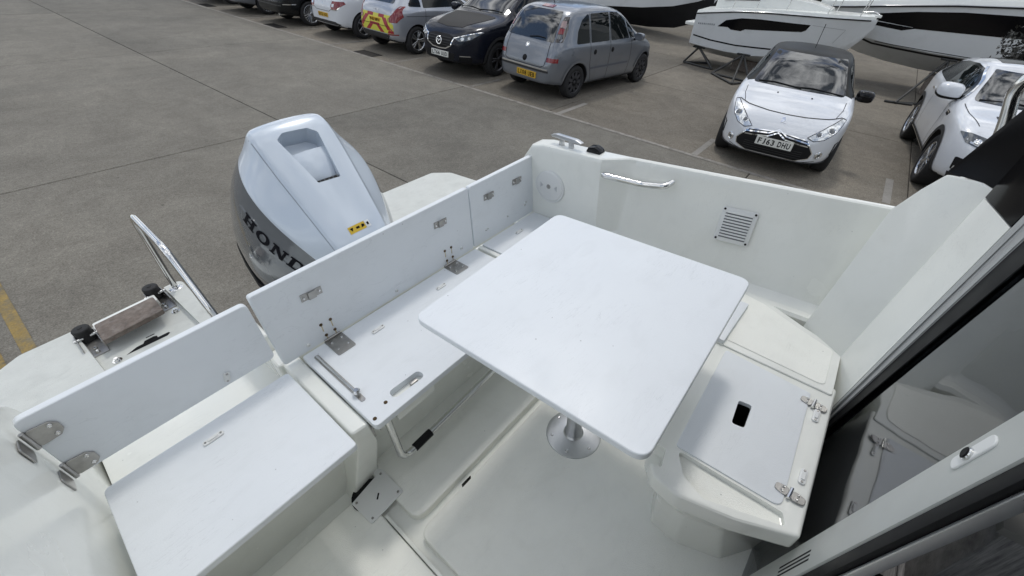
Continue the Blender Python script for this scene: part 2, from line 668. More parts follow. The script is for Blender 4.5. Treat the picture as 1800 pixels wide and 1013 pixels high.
YJ = [-11.4, -5.3, 0.8, 6.78, 12.9, 19.0, 25.2, 31.4, 37.6, 44]
for i, (xa, xb) in enumerate([(-13, -8.8), (-8.8, -4.6), (-4.6, -0.70), (-0.70, 3.26), (3.26, 7.22)]):
    for ya, yb in zip(YJ, YJ[1:]):
        slab(xa, xb, ya, yb, CONC_A, random.uniform(-0.0015, 0.0015))
for xa, xb in [(7.22, 11.2), (11.2, 15.3), (15.3, 20), (20, 26), (26, 34), (34, 44), (44, 60)]:
    for ya, yb in zip([-14.5, -8.2, -1.2, 4.58, 10.7, 16.8, 23, 29.5, 36, 42], [-8.2, -1.2, 4.58, 10.7, 16.8, 23, 29.5, 36, 42, 48]):
        slab(xa, xb, ya, yb, CONC_B, random.uniform(-0.002, 0.001))


def marking(x0, x1, y0, y1, m, name='painted_line'):
    p = [yard(x0, y0), yard(x1, y0), yard(x1, y1), yard(x0, y1)]
    bm = bmesh.new()
    vs = [bm.verts.new((q.x, q.y, 0.004)) for q in p]
    bm.faces.new(vs)
    o = fin(bm, name, m, None, False)
    o.parent = ground
    return o


marking(7.16, 7.25, -14, 40, PAINTW)
for ty in [-3.2, -0.95, 1.70, 4.37, 6.67, 9.28, 11.75, 13.95, 16.4, 18.7]:
    near = ty in (1.70, 4.37, -0.95)
    x1 = 8.30 if ty != -0.95 else 8.75
    marking(7.255 if ty != -0.95 else 7.62, x1, ty - 0.05, ty + 0.05, PAINTT if near else PAINTF)
marking(-0.455, -0.375, -14, 40, PAINTY)
marking(-0.625, -0.545, -14, 40, PAINTY)

# drains beside the bay line
DRAIN = mat('cast_iron', (0.035, 0.032, 0.03), 0.7, 0.6, var=0.4, vscale=30, bump=0.2)
for k, (dy, lb) in enumerate([(10.38, 'rusty black drain grate behind the chevron marked silver hatchback'),
                              (14.85, 'black drain grate at the bay line behind the black estate car'),
                              (19.35, 'black drain grate at the bay line farthest along the yard')]):
    t = thing('drain_grate', lb, 'drain', Matrix.Translation(yard(7.42, dy)) @ Matrix.Rotation(YARD_R, 4, 'Z'), 'drain grates along the bay line')
    b = bm_box((0, 0.36, 0.004), (0.34, 0.03, 0.012), 0.002, 1)
    merge(b, bm_box((0, -0.36, 0.004), (0.34, 0.03, 0.012), 0.002, 1))
    merge(b, bm_box((0.155, 0, 0.004), (0.03, 0.69, 0.012), 0.002, 1))
    merge(b, bm_box((-0.155, 0, 0.004), (0.03, 0.69, 0.012), 0.002, 1))
    fin(b, 'frame', DRAIN, t)
    fin(bm_box((0, 0, 0.0025), (0.28, 0.69, 0.003)), 'pit', CONC_D, t)
    for j in range(9):
        fin(bm_box((0, -0.30 + j * 0.075, 0.006), (0.28, 0.025, 0.006), 0.001, 1), 'bar', DRAIN, t)
# ------------------------------------------------------------------ the motor boat (boat frame, floor at z = 0, +y aft, +x port)
MB = Matrix(((0.998094, 0.004802, -0.061521, 0.095357), (0.0, 0.996967, 0.077822, -0.120624), (0.061708, -0.077674, 0.995067, 0.946629), (0, 0, 0, 1)))
boat = thing('motor_boat', 'white open cockpit motor boat with raised bench backrests seen from its cabin door', 'boat', MB)

# --- floor
FH = box('floor_tray', (-0.40, -0.33, -0.16), (1.62, 1.30, -0.035), GEL, boat, 0.0)
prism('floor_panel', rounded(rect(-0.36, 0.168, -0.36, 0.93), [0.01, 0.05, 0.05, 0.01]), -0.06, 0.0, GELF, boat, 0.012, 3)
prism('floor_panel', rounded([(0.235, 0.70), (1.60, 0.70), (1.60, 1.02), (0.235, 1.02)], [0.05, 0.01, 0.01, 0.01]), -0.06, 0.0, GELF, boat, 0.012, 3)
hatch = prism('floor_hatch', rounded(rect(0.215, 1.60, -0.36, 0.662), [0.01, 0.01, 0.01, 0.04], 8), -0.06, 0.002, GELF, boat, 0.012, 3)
prism('latch_slot', rounded(rect(0.43, 0.475, 0.6755, 0.6785), 0.001), -0.034, -0.016, BLACKP, hatch, 0.0)
box('gutter_lip', (0.172, -0.33, -0.05), (0.184, 0.80, -0.006), GEL, boat, 0.003)

# --- bench structure across the stern
box('bench_riser', (0.272, 1.0, -0.06), (1.62, 1.30, 0.398), GEL, boat, 0.02, 3)
bm = bmesh.new()
_rw = [[bm.verts.new((x, y, z)) for (x, y) in pl] for pl, z in [
    ([(0.205, 0.865), (0.262, 0.858), (0.262, 1.31), (0.205, 1.31)], 0.405), ([(0.200, 0.868), (0.272, 0.860), (0.272, 1.31), (0.200, 1.31)], 0.30),
    ([(0.158, 0.945), (0.268, 0.962), (0.285, 1.31), (0.14, 1.31)], 0.02), ([(0.13, 0.948), (0.268, 0.968), (0.30, 1.31), (0.12, 1.31)], -0.05)]]
for _a, _b in zip(_rw, _rw[1:]):
    for k in range(4):
        bm.faces.new((_a[k], _a[(k + 1) % 4], _b[(k + 1) % 4], _b[k]))
bm.faces.new(_rw[0]); bm.faces.new(_rw[-1][::-1])
bmesh.ops.recalc_face_normals(bm, faces=bm.faces)
bevel(bm, 0.012, 3, None, 20)
fin(bm, 'bench_partition', GEL, boat)
box('passage_riser', (-0.36, 1.0, -0.06), (0.203, 1.32, 0.255), GEL, boat, 0.02, 3)
box('transom_sill', (-0.36, 1.30, 0.05), (0.203, 1.62, 0.262), GEL, boat, 0.012)
box('transom', (0.19, 1.31, -0.30), (1.62, 1.41, 0.40), GEL, boat, 0.015, 3)
box('passage_cheek', (0.19, 1.415, -0.1), (0.232, 1.62, 0.47), GEL, boat, 0.015, 3)


def tab(x, y, z, rot=0.0, L=0.055, parent=None, fr=None):
    """small white press-stud strap keeper"""
    M = fr if fr else Matrix.Translation((x, y, z)) @ Matrix.Rotation(rot, 4, 'Z')
    b = bm_prism(rounded(rect(-L / 2, L / 2, -0.009, 0.009), 0.008), 0, 0.006, 0.002, 2)
    merge(b, bm_prism(rounded(rect(-L / 4, L / 4, -0.005, 0.005), 0.004), 0.006, 0.009, 0.001, 1))
    bmesh.ops.transform(b, matrix=M, verts=b.verts)
    o = fin(b, 'strap_keeper', WPLAST, parent)
    for s in (-1, 1):
        c = bm_lathe([(0, 0.0075), (0.0032, 0.0075), (0.0032, 0.005)], 10)
        bmesh.ops.transform(c, matrix=M @ Matrix.Translation((s * L * 0.38, 0, 0)), verts=c.verts)
        fin(c, 'screw', STEELB, parent)
    return o


def screw(M, r, m, parent, name='screw', h=0.003):
    return lathe(name, [(0, h), (r * 0.45, h), (r * 0.55, h * 0.55), (r * 0.8, h), (r, h * 0.4), (r, 0)], m, parent, 14, M)


# main seat panel with grip slot
seat_main = prism('seat_panel', rounded(rect(0.264, 1.146, 0.815, 1.262), [0.018, 0.01, 0.01, 0.01]), 0.400, 0.425, PANEL, boat, 0.004, 3)
slot = rounded(rect(-0.062, 0.062, -0.019, 0.019), 0.019, 6)
cut = prism('cut', slot, 0.3, 0.5, None, None, 0, 2, Matrix.Translation((0.428, 0.872, 0)) @ Matrix.Rotation(R(-2), 4, 'Z'))
boolean(seat_main, [cut])
seat_main.data.polygons.foreach_set('use_smooth', [True] * len(seat_main.data.polygons))
seat_main.data.set_sharp_from_angle(angle=R(35))
box('slot_liner', (0.35, 0.84, 0.33), (0.51, 0.905, 0.399), GEL, seat_main, 0.01)
box('slot_catch', (0.44, 0.868, 0.3995), (0.47, 0.88, 0.412), STEELB, seat_main, 0.003)
# sliding bolt track
prism('slide_track', rounded(rect(0.289, 0.306, 0.925, 1.225), 0.008), 0.4255, 0.4275, STEELB, seat_main, 0.0)
tube('slide_rod', [(0.2975, 1.215, 0.431), (0.2975, 0.965, 0.431)], 0.0045, STEEL, seat_main)
lathe('slide_knob', [(0, 0.022), (0.008, 0.022), (0.013, 0.017), (0.013, 0.012), (0.006, 0.009), (0.006, 0)], STEEL, seat_main, 18, Matrix.Translation((0.298, 0.963, 0.4275)))
for (x, y) in [(0.338, 0.866), (0.280, 0.842)]:
    screw(Matrix.Translation((x, y, 0.425)), 0.0065, RUST, seat_main, 'rusty_screw')
tab(0.521, 1.162, 0.425, 0.02, 0.055, seat_main)
tab(0.846, 1.168, 0.425, 0.0, 0.05, seat_main)
# right-hand seat panel with the moulded ribs between
seat_small = prism('seat_panel', rounded(rect(1.195, 1.60, 0.84, 1.262), 0.008), 0.400, 0.425, PANEL, boat, 0.004, 3)
tab(1.392, 1.19, 0.425, 0.0, 0.05, seat_small)
screw(Matrix.Translation((1.588, 1.14, 0.425)), 0.008, WPLAST, seat_small, 'stud', 0.012)
for x0, x1, z1 in [(1.151, 1.163, 0.412), (1.168, 1.190, 0.421)]:
    box('bench_rib', (x0, 0.85, 0.399), (x1, 1.262, z1), GEL, boat, 0.004)
# folded steel leg under the bench, with grip sleeve
leg = tube('bench_support_leg', [(0.315, 0.845, 0.399), (0.318, 0.84, 0.135), (1.00, 0.86, 0.155), (1.0, 0.86, 0.399)], 0.0125, STEEL, boat, 0.05, 12)
tube('grip_sleeve', [(0.372, 0.8417, 0.137), (0.452, 0.844, 0.139)], 0.0155, BLACKP, leg, 0, 12)
# latch clip at the bench corner
clip = box('toggle_clip', (0.262, 0.862, 0.318), (0.272, 0.892, 0.372), STEELB, boat, 0.002)
tube('clip_loop', [(0.275, 0.866, 0.360), (0.290, 0.858, 0.335), (0.292, 0.885, 0.325), (0.276, 0.890, 0.350)], 0.003, STEEL, clip, 0.01, 8)

# left seat panel (drops over the passage)
seat_left = prism('seat_panel', rounded(rect(-0.334, 0.196, 0.812, 1.236), [0.03, 0.012, 0.012, 0.02]), 0.398, 0.423, PANEL, boat, 0.005, 3)
tab(-0.072, 1.162, 0.423, 0.03, 0.058, seat_left)


# --- backrests
def backrest(x0, x1, z0, z1, y=1.265, th=0.024, r=0.02):
    fr = frame((0, y, 0), (1, 0, 0), (0, 0, 1))       # local w = -y (towards the cockpit)
    return prism('backrest', rounded(rect(x0, x1, z0, z1), r), -th, 0.0, PANEL, boat, 0.005, 3, fr)


FB = lambda x, z, y=1.265: frame((x, y, z), (1, 0, 0), (0, 0, 1))
bk_main = backrest(0.204, 1.144, 0.427, 0.738, r=0.012)
bk_small = backrest(1.150, 1.600, 0.427, 0.738, r=0.012)
bk_gate = backrest(-0.346, 0.192, 0.487, 0.724, 1.262, r=0.02)


def strap_bracket(x, z, parent, L=0.075):
    pr = [(-L / 2, 0), (-L / 2, 0.003), (-L * 0.2, 0.003), (-L * 0.17, 0.010), (L * 0.17, 0.010), (L * 0.2, 0.003), (L / 2, 0.003), (L / 2, 0)]
    M = FB(x, z) @ Matrix.Rotation(R(-3), 4, 'Z') @ Matrix.Rotation(R(90), 4, 'X')
    b = bm_prism(pr, -0.014, 0.014, 0.0)
    bmesh.ops.transform(b, matrix=M, verts=b.verts)
    o = fin(b, 'strap_bracket', STEELB, parent)
    for s in (-1, 1):
        screw(FB(x + s * L * 0.38, z) @ Matrix.Translation((0, 0, 0.003)), 0.005, STEEL, parent)


strap_bracket(0.378, 0.642, bk_main)
strap_bracket(0.968, 0.646, bk_main, 0.068)
strap_bracket(1.268, 0.652, bk_small, 0.065)
strap_bracket(1.468, 0.652, bk_small, 0.065)
STAIN = mat('rust_stain', (0.52, 0.44, 0.28), 0.5, var=0.2, vscale=60)
for cx in (0.387, 0.989):
    for (dx, z) in [(-0.020, 0.504), (0.018, 0.504), (-0.016, 0.450), (0.020, 0.452)]:
        screw(FB(cx + dx, z), 0.0062, RUST, bk_main, 'rusty_screw')
        prism('rust_streak', rounded(rect(-0.0016, 0.0022, -0.028, 0.0), 0.001), 0, 0.0006, STAIN, bk_main, 0, 2, FB(cx + dx, z - 0.006))
for x, z, p in [(0.301, 0.453, bk_main), (0.693, 0.455, bk_main), (1.067, 0.468, bk_main), (1.245, 0.488, bk_small), (1.232, 0.486, bk_small), (1.391, 0.49, bk_small), (1.526, 0.497, bk_small), (1.534, 0.509, bk_small)]:
    screw(FB(x, z), 0.008 if p is bk_main else 0.005, WPLAST, p, 'stud_button', 0.005)
    screw(FB(x, z) @ Matrix.Translation((0, 0, 0.004)), 0.0028, STEELB, p, 'screw', 0.0015)


def strap_plate(x0, x1, y0, y1, parent):
    o = prism('hinge_plate', rounded(rect(x0, x1, y0, y1), [0.008, 0.008, 0.001, 0.001]), 0.4255, 0.4285, STEELB, parent, 0.001, 1)
    for a in (0.22, 0.78):
        for b in (0.25, 0.7):
            screw(Matrix.Translation((x0 + (x1 - x0) * a, y0 + (y1 - y0) * b, 0.4285)), 0.0048, STEEL, parent)
    tube('hinge_knuckle', [(x0 + 0.004, 1.2595, 0.4315), (x1 - 0.004, 1.2595, 0.4315)], 0.0045, STEELB, parent, 0, 8)


strap_plate(0.352, 0.424, 1.160, 1.262, seat_main)
strap_plate(0.948, 1.022, 1.176, 1.262, seat_main)
# gate keeper and hinges
tab(0, 0, 0, 0, 0.034, bk_gate, FB(0.047, 0.522, 1.262) @ Matrix.Rotation(R(72), 4, 'Z'))
for zc in (0.660, 0.522):
    hp = rounded([(-0.004, -0.030), (0.038, -0.026), (0.050, -0.012), (0.050, 0.012), (0.038, 0.026), (-0.004, 0.030)], 0.008)
    h = prism('gate_hinge', hp, 0, 0.004, STEELB, bk_gate, 0.001, 1, FB(-0.338, zc, 1.261))
    tube('hinge_pin', [(-0.347, 1.257, zc - 0.030), (-0.347, 1.257, zc + 0.030)], 0.006, STEELB, bk_gate, 0, 10)
    prism('hinge_leaf', rounded(rect(-0.045, 0.0, -0.028, 0.028), 0.008), 0, 0.004, STEELB, bk_gate, 0.001, 1,
          frame((-0.3585, 1.25, zc), (0, 1, 0), (0, 0, 1)))
    for dz in (-0.015, 0.015):
        screw(FB(-0.303, zc + dz, 1.257), 0.006, STEEL, bk_gate)


# --- side mouldings: loft of cross-sections along y
def loft(name, secs, m, parent, close=False, sub=0, smooth=True, ang=40, caps=True):
    bm = bmesh.new()
    rows = [[bm.verts.new(p) for p in s] for s in secs]
    n = len(rows[0])
    for a, b in zip(rows, rows[1:]):
        for k in range(n if close else n - 1):
            k2 = (k + 1) % n
            bm.faces.new((a[k], a[k2], b[k2], b[k]))
    if caps and close:
        bm.faces.new(rows[0][::-1]); bm.faces.new(rows[-1])
    bmesh.ops.remove_doubles(bm, verts=bm.verts, dist=1e-5)
    o = fin(bm, name, m, parent, smooth, ang)
    if sub:
        md = o.modifiers.new('s', 'SUBSURF'); md.levels = sub; md.render_levels = sub
    return o


def port_sec(y, xi, zt, xo, zl=0.42, xb=None, fil=0.05):
    """closed section of the port coaming: ledge fillet, inner face, rounded cap, outer hull"""
    xb = xi - 0.07 if xb is None else xb
    r = 0.012
    return [(xb - 0.11, y, zl - 0.10), (xb - 0.11, y, zl - 0.012), (xb - 0.10, y, zl), (xb - fil, y, zl), (xb - fil * 0.35, y, zl + fil * 0.25), (xb, y, zl + fil),
            (xi - 0.004, y, zt - 0.03), (xi, y, zt - r), (xi + r * 0.35, y, zt - r * 0.35), (xi + r, y, zt), (xo - r, y, zt), (xo - r * 0.35, y, zt - r * 0.35), (xo, y, zt - r),
            (xo + 0.06, y, zt - 0.12), (xo + 0.14, y, zt - 0.5), (xo + 0.02, y, -0.45), (xo - 0.35, y, -0.62), (0.735, y, -0.78), (0.735, y, -0.72), (xb - 0.11, y, -0.2)]


secs = []
for (y, xi, zt, xo, xb, fil) in [(1.62, 1.66, 0.20, 1.80, 1.64, .01), (1.52, 1.63, 0.36, 1.76, 1.62, .02), (1.40, 1.60, 0.62, 1.72, 1.60, .02), (1.27, 1.590, 0.792, 1.690, 1.600, .02), (1.20, 1.592, 0.805, 1.692, 1.602, .02),
                                 (0.91, 1.600, 0.808, 1.700, 1.608, .02), (0.885, 1.602, 0.808, 1.702, 1.610, .02), (0.790, 1.678, 0.808, 1.712, 1.628, .05), (0.765, 1.690, 0.806, 1.722, 1.630, .06),
                                 (0.40, 1.745, 0.804, 1.782, 1.660, .07), (0.05, 1.795, 0.805, 1.833, 1.690, .07), (-0.20, 1.830, 0.808, 1.868, 1.700, .07), (-0.55, 1.87, 0.815, 1.905, 1.74, .07), (-4.2, 1.35, 1.0, 1.40, 1.25, .07)]:
    secs.append(port_sec(y, xi, zt, xo, min(0.40, zt - 0.15) if y > 0.86 else 0.42, xb, fil))
loft('port_coaming', secs, GEL, boat, True, ang=16)
# starboard coaming (simple mirror-like section)
secs = []
for (y, xi, zt, xo) in [(1.72, -0.40, 0.20, -0.50), (1.60, -0.38, 0.42, -0.48), (1.45, -0.37, 0.66, -0.47), (1.33, -0.362, 0.76, -0.46), (1.2, -0.362, 0.79, -0.46), (0.4, -0.40, 0.80, -0.47), (-0.25, -0.43, 0.81, -0.50), (-0.6, -0.45, 0.82, -0.52), (-4.2, 0.1, 1.0, 0.05)]:
    xb = xi + 0.005
    secs.append([(xb + 0.08, y, -0.05), (xb + 0.03, y, 0.0), (xb, y, 0.03), (xb, y, 0.4), (xi, y, zt - 0.012), (xi - 0.004, y, zt - 0.004), (xi - 0.012, y, zt), (xo + 0.012, y, zt), (xo, y, zt - 0.012),
                 (xo - 0.06, y, zt - 0.12), (xo - 0.14, y, zt - 0.5), (xo - 0.02, y, -0.45), (xo + 0.35, y, -0.62), (0.735, y, -0.78), (0.735, y, -0.72), (xb + 0.08, y, -0.2)])
loft('starboard_coaming', secs, GEL, boat, True, ang=25)

# round inspection cover on the port quarter
fr = frame((1.5965, 1.158, 0.606), (0, -1, 0), (0, 0, 1))   # local w = -x
insp = lathe('inspection_cover', [(0, 0.010), (0.070, 0.010), (0.076, 0.0085), (0.080, 0.004), (0.0865, 0.004), (0.089, 0.0)], WPLAST, boat, 48, fr)
lathe('cover_key', [(0, 0.0135), (0.010, 0.0135), (0.012, 0.0095)], STEELB, insp, 16, fr)
for s in (-1, 1):
    prism('cover_arrow', [(s * 0.032, 0), (s * 0.050, 0.014), (s * 0.050, -0.014)][::s], 0.0101, 0.0115, ALU, insp, 0, 2, fr)

# cleat
cl = Matrix.Translation((1.641, 1.10, 0.806)) @ Matrix.Rotation(R(-6), 4, 'Z')
b = bm_prism(rounded([(-0.095, 0.036), (-0.082, 0.030), (-0.03, 0.030), (0.03, 0.030), (0.082, 0.030), (0.095, 0.036), (0.06, 0.046), (-0.06, 0.046)], 0.004), -0.011, 0.011, 0.004, 2)
for s in (-1, 1):
    merge(b, bm_prism(rounded([(s * 0.03 - 0.012, 0), (s * 0.03 + 0.012, 0), (s * 0.026 + 0.008, 0.033), (s * 0.026 - 0.008, 0.033)], 0.002), -0.009, 0.009, 0.002, 1))
bmesh.ops.transform(b, matrix=cl @ frame((0, 0, 0), (0, 1, 0), (0, 0, 1)), verts=b.verts)
fin(b, 'cleat', ALU, boat)
# black stern light
b = bm_prism(rounded([(-0.040, 0), (0.038, 0), (0.026, 0.022), (-0.004, 0.028), (-0.030, 0.016)], 0.006), -0.022, 0.022, 0.005, 2)
bmesh.ops.transform(b, matrix=Matrix.Translation((1.660, 0.955, 0.807)) @ frame((0, 0, 0), (0, 1, 0), (0, 0, 1)), verts=b.verts)
fin(b, 'stern_light', BLACKG, boat)

# steel handrail on the port side
tube('hand_rail', [(1.602, 0.870, 0.742), (1.596, 0.86, 0.742), (1.640, 0.705, 0.728), (1.648, 0.60, 0.744), (1.69, 0.59, 0.752)], 0.0125, STEEL, boat, 0.02, 12)
# vent grille
fr = frame((1.7065, 0.304, 0.634), (0.150, -1, 0.0), (0.30, 0, 1))
vent = prism('vent_grille', rounded(rect(-0.066, 0.066, -0.070, 0.070), 0.008), -0.004, 0.006, WPLAST, boat, 0.003, 2, fr)
prism('vent_recess', rounded(rect(-0.050, 0.050, -0.054, 0.054), 0.004), 0.0062, 0.0066, mat('vent_shadow', (0.16, 0.165, 0.18), 0.6), vent, 0, 2, fr)
for j in range(9):
    z = -0.048 + j * 0.012
    prism('louvre', rect(-0.050, 0.050, z, z + 0.0068), 0.006, 0.0105, WPLAST, vent, 0.001, 1, fr)
for sx in (-1, 1):
    for sy in (-1, 1):
        screw(fr @ Matrix.Translation((sx * 0.057, sy * 0.061, 0.006)), 0.0045, BLACKP, vent)

# --- side locker by the cabin door
LK = [((1.30, 0.185), (0.715, 0.150), (0.665, 0.105), (0.655, 0.03), (0.690, -0.10), (0.748, -0.236), (1.30, -0.213)),
      ((1.30, 0.185), (0.715, 0.150), (0.665, 0.105), (0.655, 0.03), (0.690, -0.10), (0.748, -0.236), (1.30, -0.213)),
      ((1.30, 0.175), (0.730, 0.135), (0.685, 0.095), (0.680, 0.025), (0.715, -0.09), (0.790, -0.236), (1.30, -0.213)),
      ((1.30, 0.165), (0.800, 0.115), (0.742, 0.085), (0.735, 0.0), (0.765, -0.10), (0.900, -0.236), (1.30, -0.213)),
      ((1.30, 0.16), (0.815, 0.105), (0.752, 0.080), (0.742, -0.01), (0.790, -0.145), (0.920, -0.236), (1.30, -0.213))]
bm = bmesh.new()
rows = [[bm.verts.new((x, y, z)) for (x, y) in s] for s, z in zip(LK, (0.414, 0.345, 0.325, 0.20, -0.03))]
for a, b_ in zip(rows, rows[1:]):
    for k in range(7):
        bm.faces.new((a[k], a[(k + 1) % 7], b_[(k + 1) % 7], b_[k]))
bm.faces.new(rows[0]); bm.faces.new(rows[-1][::-1])
bmesh.ops.recalc_face_normals(bm, faces=bm.faces)
bevel(bm, 0.014, 3, None, 12)
locker = fin(bm, 'side_locker', GEL, boat)
cut = prism('cut', rounded([(0.780, 0.088), (0.716, 0.045), (0.690, -0.02), (0.752, -0.200), (0.784, -0.186)], [0.012, 0.02, 0.03, 0.01, 0.008]), 0.397, 0.5, None)
cut2 = prism('cut', rounded([(0.760, 0.175), (0.690, 0.150), (0.700, 0.100), (0.760, 0.115)], 0.008), 0.36, 0.5, None)
cut3 = prism('cut', rounded([(1.058, 0.014), (1.064, -0.028), (0.964, -0.035), (0.958, 0.004)], 0.010), 0.28, 0.5, None)
boolean(locker, [cut, cut2, cut3])
locker.data.materials.clear(); locker.data.materials.append(GEL); locker.data.materials.append(BLACKP)
for _p in locker.data.polygons:
    _p.material_index = 1 if (0.95 < _p.center.x < 1.07 and -0.045 < _p.center.y < 0.02 and _p.center.z < 0.4135) else 0
locker.data.polygons.foreach_set('use_smooth', [True] * len(locker.data.polygons))
locker.data.set_sharp_from_angle(angle=R(35))
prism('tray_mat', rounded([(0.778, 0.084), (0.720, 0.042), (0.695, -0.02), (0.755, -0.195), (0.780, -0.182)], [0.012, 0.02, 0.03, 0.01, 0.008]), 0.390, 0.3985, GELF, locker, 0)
lid = prism('locker_lid', rounded([(0.786, 0.098), (0.792, -0.180), (1.226, -0.153), (1.246, 0.118)], [0.012, 0.025, 0.008, 0.010]), 0.404, 0.4185, PANEL, locker, 0.003, 2)
cut = prism('cut', rounded([(1.056, 0.012), (1.062, -0.026), (0.966, -0.033), (0.960, 0.002)], 0.010), 0.3, 0.5, None)
boolean(lid, [cut])
lid.data.polygons.foreach_set('use_smooth', [True] * len(lid.data.polygons))
lid.data.set_sharp_from_angle(angle=R(35))
prism('grip_well', rounded([(1.061, 0.016), (1.067, -0.031), (0.961, -0.038), (0.955, 0.006)], 0.008), 0.283, 0.286, BLACKP, locker, 0)
# raised cover with textured top outboard of the locker
prism('locker_cover', rounded([(1.262, 0.175), (1.256, -0.205), (1.482, -0.192), (1.535, -0.062), (1.60, 0.08), (1.645, 0.215), (1.66, 0.60), (1.262, 0.60)], [0.01, 0.01, 0.012, 0.01, 0.03, 0.03, 0.02, 0.01]), 0.30, 0.4205, GEL, boat, 0.008, 3)
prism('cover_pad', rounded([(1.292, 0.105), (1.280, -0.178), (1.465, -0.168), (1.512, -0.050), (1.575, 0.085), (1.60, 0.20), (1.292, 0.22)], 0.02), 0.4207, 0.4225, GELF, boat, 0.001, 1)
prism('locker_strip', rounded([(1.268, 0.166), (1.262, 0.136), (1.520, 0.132), (1.520, 0.166)], 0.006), 0.418, 0.437, PANEL, boat, 0.003, 2)
for (x, y, rz) in [(1.185, -0.168, 0.0), (0.842, -0.186, 0.0)]:
    M = Matrix.Translation((x, y, 0.4187)) @ Matrix.Rotation(R(-4), 4, 'Z')
    for s in (-1, 1):
        pl = rounded([(-0.016, 0.004 * s), (0.016, 0.004 * s), (0.011, 0.036 * s), (-0.011, 0.036 * s)][::s], 0.010, 5)
        prism('hinge_leaf', pl, 0, 0.003, STEELB, locker, 0.001, 1, M)
        for dx in (-0.007, 0.007):
            screw(M @ Matrix.Translation((dx, s * 0.018, 0.003)), 0.0035, STEEL, locker)
    c = bm_tube([(-0.017, 0, 0.004), (0.017, 0, 0.004)], 0.0045, 8)
    bmesh.ops.transform(c, matrix=M, verts=c.verts)
    fin(c, 'hinge_knuckle', STEEL, locker)
for (x, y) in [(1.146, -0.184), (0.915, -0.201)]:
    tab(x, y, 0.414, R(2), 0.05, locker)
for x in (1.10, 0.90, 0.76):
    box('edge_clip', (x - 0.02, 0.152 + (x - .76) * 0.055, 0.405), (x + 0.012, 0.162 + (x - .76) * 0.055, 0.418), WPLAST, locker, 0.002)

# --- floor plate over the rope locker hole
fr = Matrix.Translation((0.198, 0.872, 0.001)) @ Matrix.Rotation(R(3), 4, 'Z')
plate = prism('cover_plate', rounded([(-0.075, -0.060), (0.070, -0.060), (0.075, 0.075), (0.055, 0.100), (0.040, 0.068), (-0.075, 0.055)], [0.012, 0.015, 0.01, 0.01, 0.01, 0.004]), 0, 0.006, WPLAST, boat, 0.002, 2, fr)
for (dx, dy) in [(-0.062, 0.042), (-0.060, -0.046), (0.055, -0.046), (0.060, 0.060)]:
    screw(fr @ Matrix.Translation((dx, dy, 0.006)), 0.0045, STEELB, plate)
prism('keyhole', rounded(rect(-0.012, 0.012, -0.003, 0.003), 0.002), 0.0058, 0.0065, BLACKP, plate, 0, 2, fr @ Matrix.Rotation(R(40), 4, 'Z'))
lathe('rope_hole', [(0, 0.0022), (0.058, 0.0022), (0.062, 0.0010)], BLACKP, boat, 28, Matrix.Translation((0.180, 0.905, 0)))

# --- swim platforms with engine well between
def plat(name, poly, rr):
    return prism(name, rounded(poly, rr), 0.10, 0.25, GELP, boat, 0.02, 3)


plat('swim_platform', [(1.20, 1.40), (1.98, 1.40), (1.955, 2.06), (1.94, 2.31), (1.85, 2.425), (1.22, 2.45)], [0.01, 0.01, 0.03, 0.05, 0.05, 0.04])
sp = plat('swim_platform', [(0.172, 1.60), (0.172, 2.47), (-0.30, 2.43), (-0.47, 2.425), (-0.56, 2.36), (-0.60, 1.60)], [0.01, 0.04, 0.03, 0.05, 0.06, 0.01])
cut = prism('cut', rounded([(0.110, 2.00), (0.085, 2.6), (-0.295, 2.6), (-0.250, 2.00)], [0.02, 0, 0, 0.02]), 0.22, 0.5, None)
boolean(sp, [cut])
sp.data.polygons.foreach_set('use_smooth', [True] * len(sp.data.polygons))
sp.data.set_sharp_from_angle(angle=R(35))
ladder = prism('ladder_step', rounded([(-0.205, 2.315), (-0.205, 2.16), (0.03, 2.185), (0.03, 2.335)][::-1], 0.012), 0.272, 0.296, TEAK, boat, 0.004, 2)
prism('ladder_frame', rounded([(-0.215, 2.39), (-0.215, 2.325), (0.04, 2.345), (0.04, 2.41)][::-1], 0.012), 0.222, 0.266, GEL, boat, 0.008, 2)
for (x, y) in [(-0.250, 2.30), (0.045, 2.40)]:
    M = Matrix.Translation((x, y, 0.221)) @ Matrix.Rotation(R(3), 4, 'Z')
    b = bm_prism(rounded(rect(-0.036, 0.036, -0.11, 0.03), 0.006), 0, 0.004, 0)
    for s in (-1, 1):
        merge(b, bm_box((s * 0.035, -0.02, 0.022), (0.004, 0.14, 0.044), 0.001, 1))
    bmesh.ops.transform(b, matrix=M, verts=b.verts)
    h = fin(b, 'ladder_bracket', STEELB, boat)
    c = bm_lathe([(0, 0.075), (0.008, 0.075), (0.010, 0.072), (0.030, 0.070), (0.033, 0.066), (0.033, 0.005), (0, 0.005)], 20)
    bmesh.ops.transform(c, matrix=M @ Matrix.Translation((0, 0.045, 0.0)), verts=c.verts)
    fin(c, 'bracket_post', RUBBER, h)
    c = bm_tube([(-0.045, 0.02, 0.034), (0.045, 0.02, 0.034)], 0.006, 8)
    bmesh.ops.transform(c, matrix=M, verts=c.verts)
    fin(c, 'pivot_bolt', STEEL, h)
    for dy in (-0.055, -0.085):
        screw(M @ Matrix.Translation((0.0, dy, 0.004)), 0.009, STEEL, h, 'bolt', 0.010)
for (x, y) in [(-0.205, 2.09), (0.068, 2.25)]:
    lathe('mounting_bolt', [(0, 0.018), (0.007, 0.018), (0.007, 0.012), (0.011, 0.012), (0.011, 0.004), (0.018, 0.004), (0.018, 0)], STEEL, boat, 12, Matrix.Translation((x, y, 0.22)))
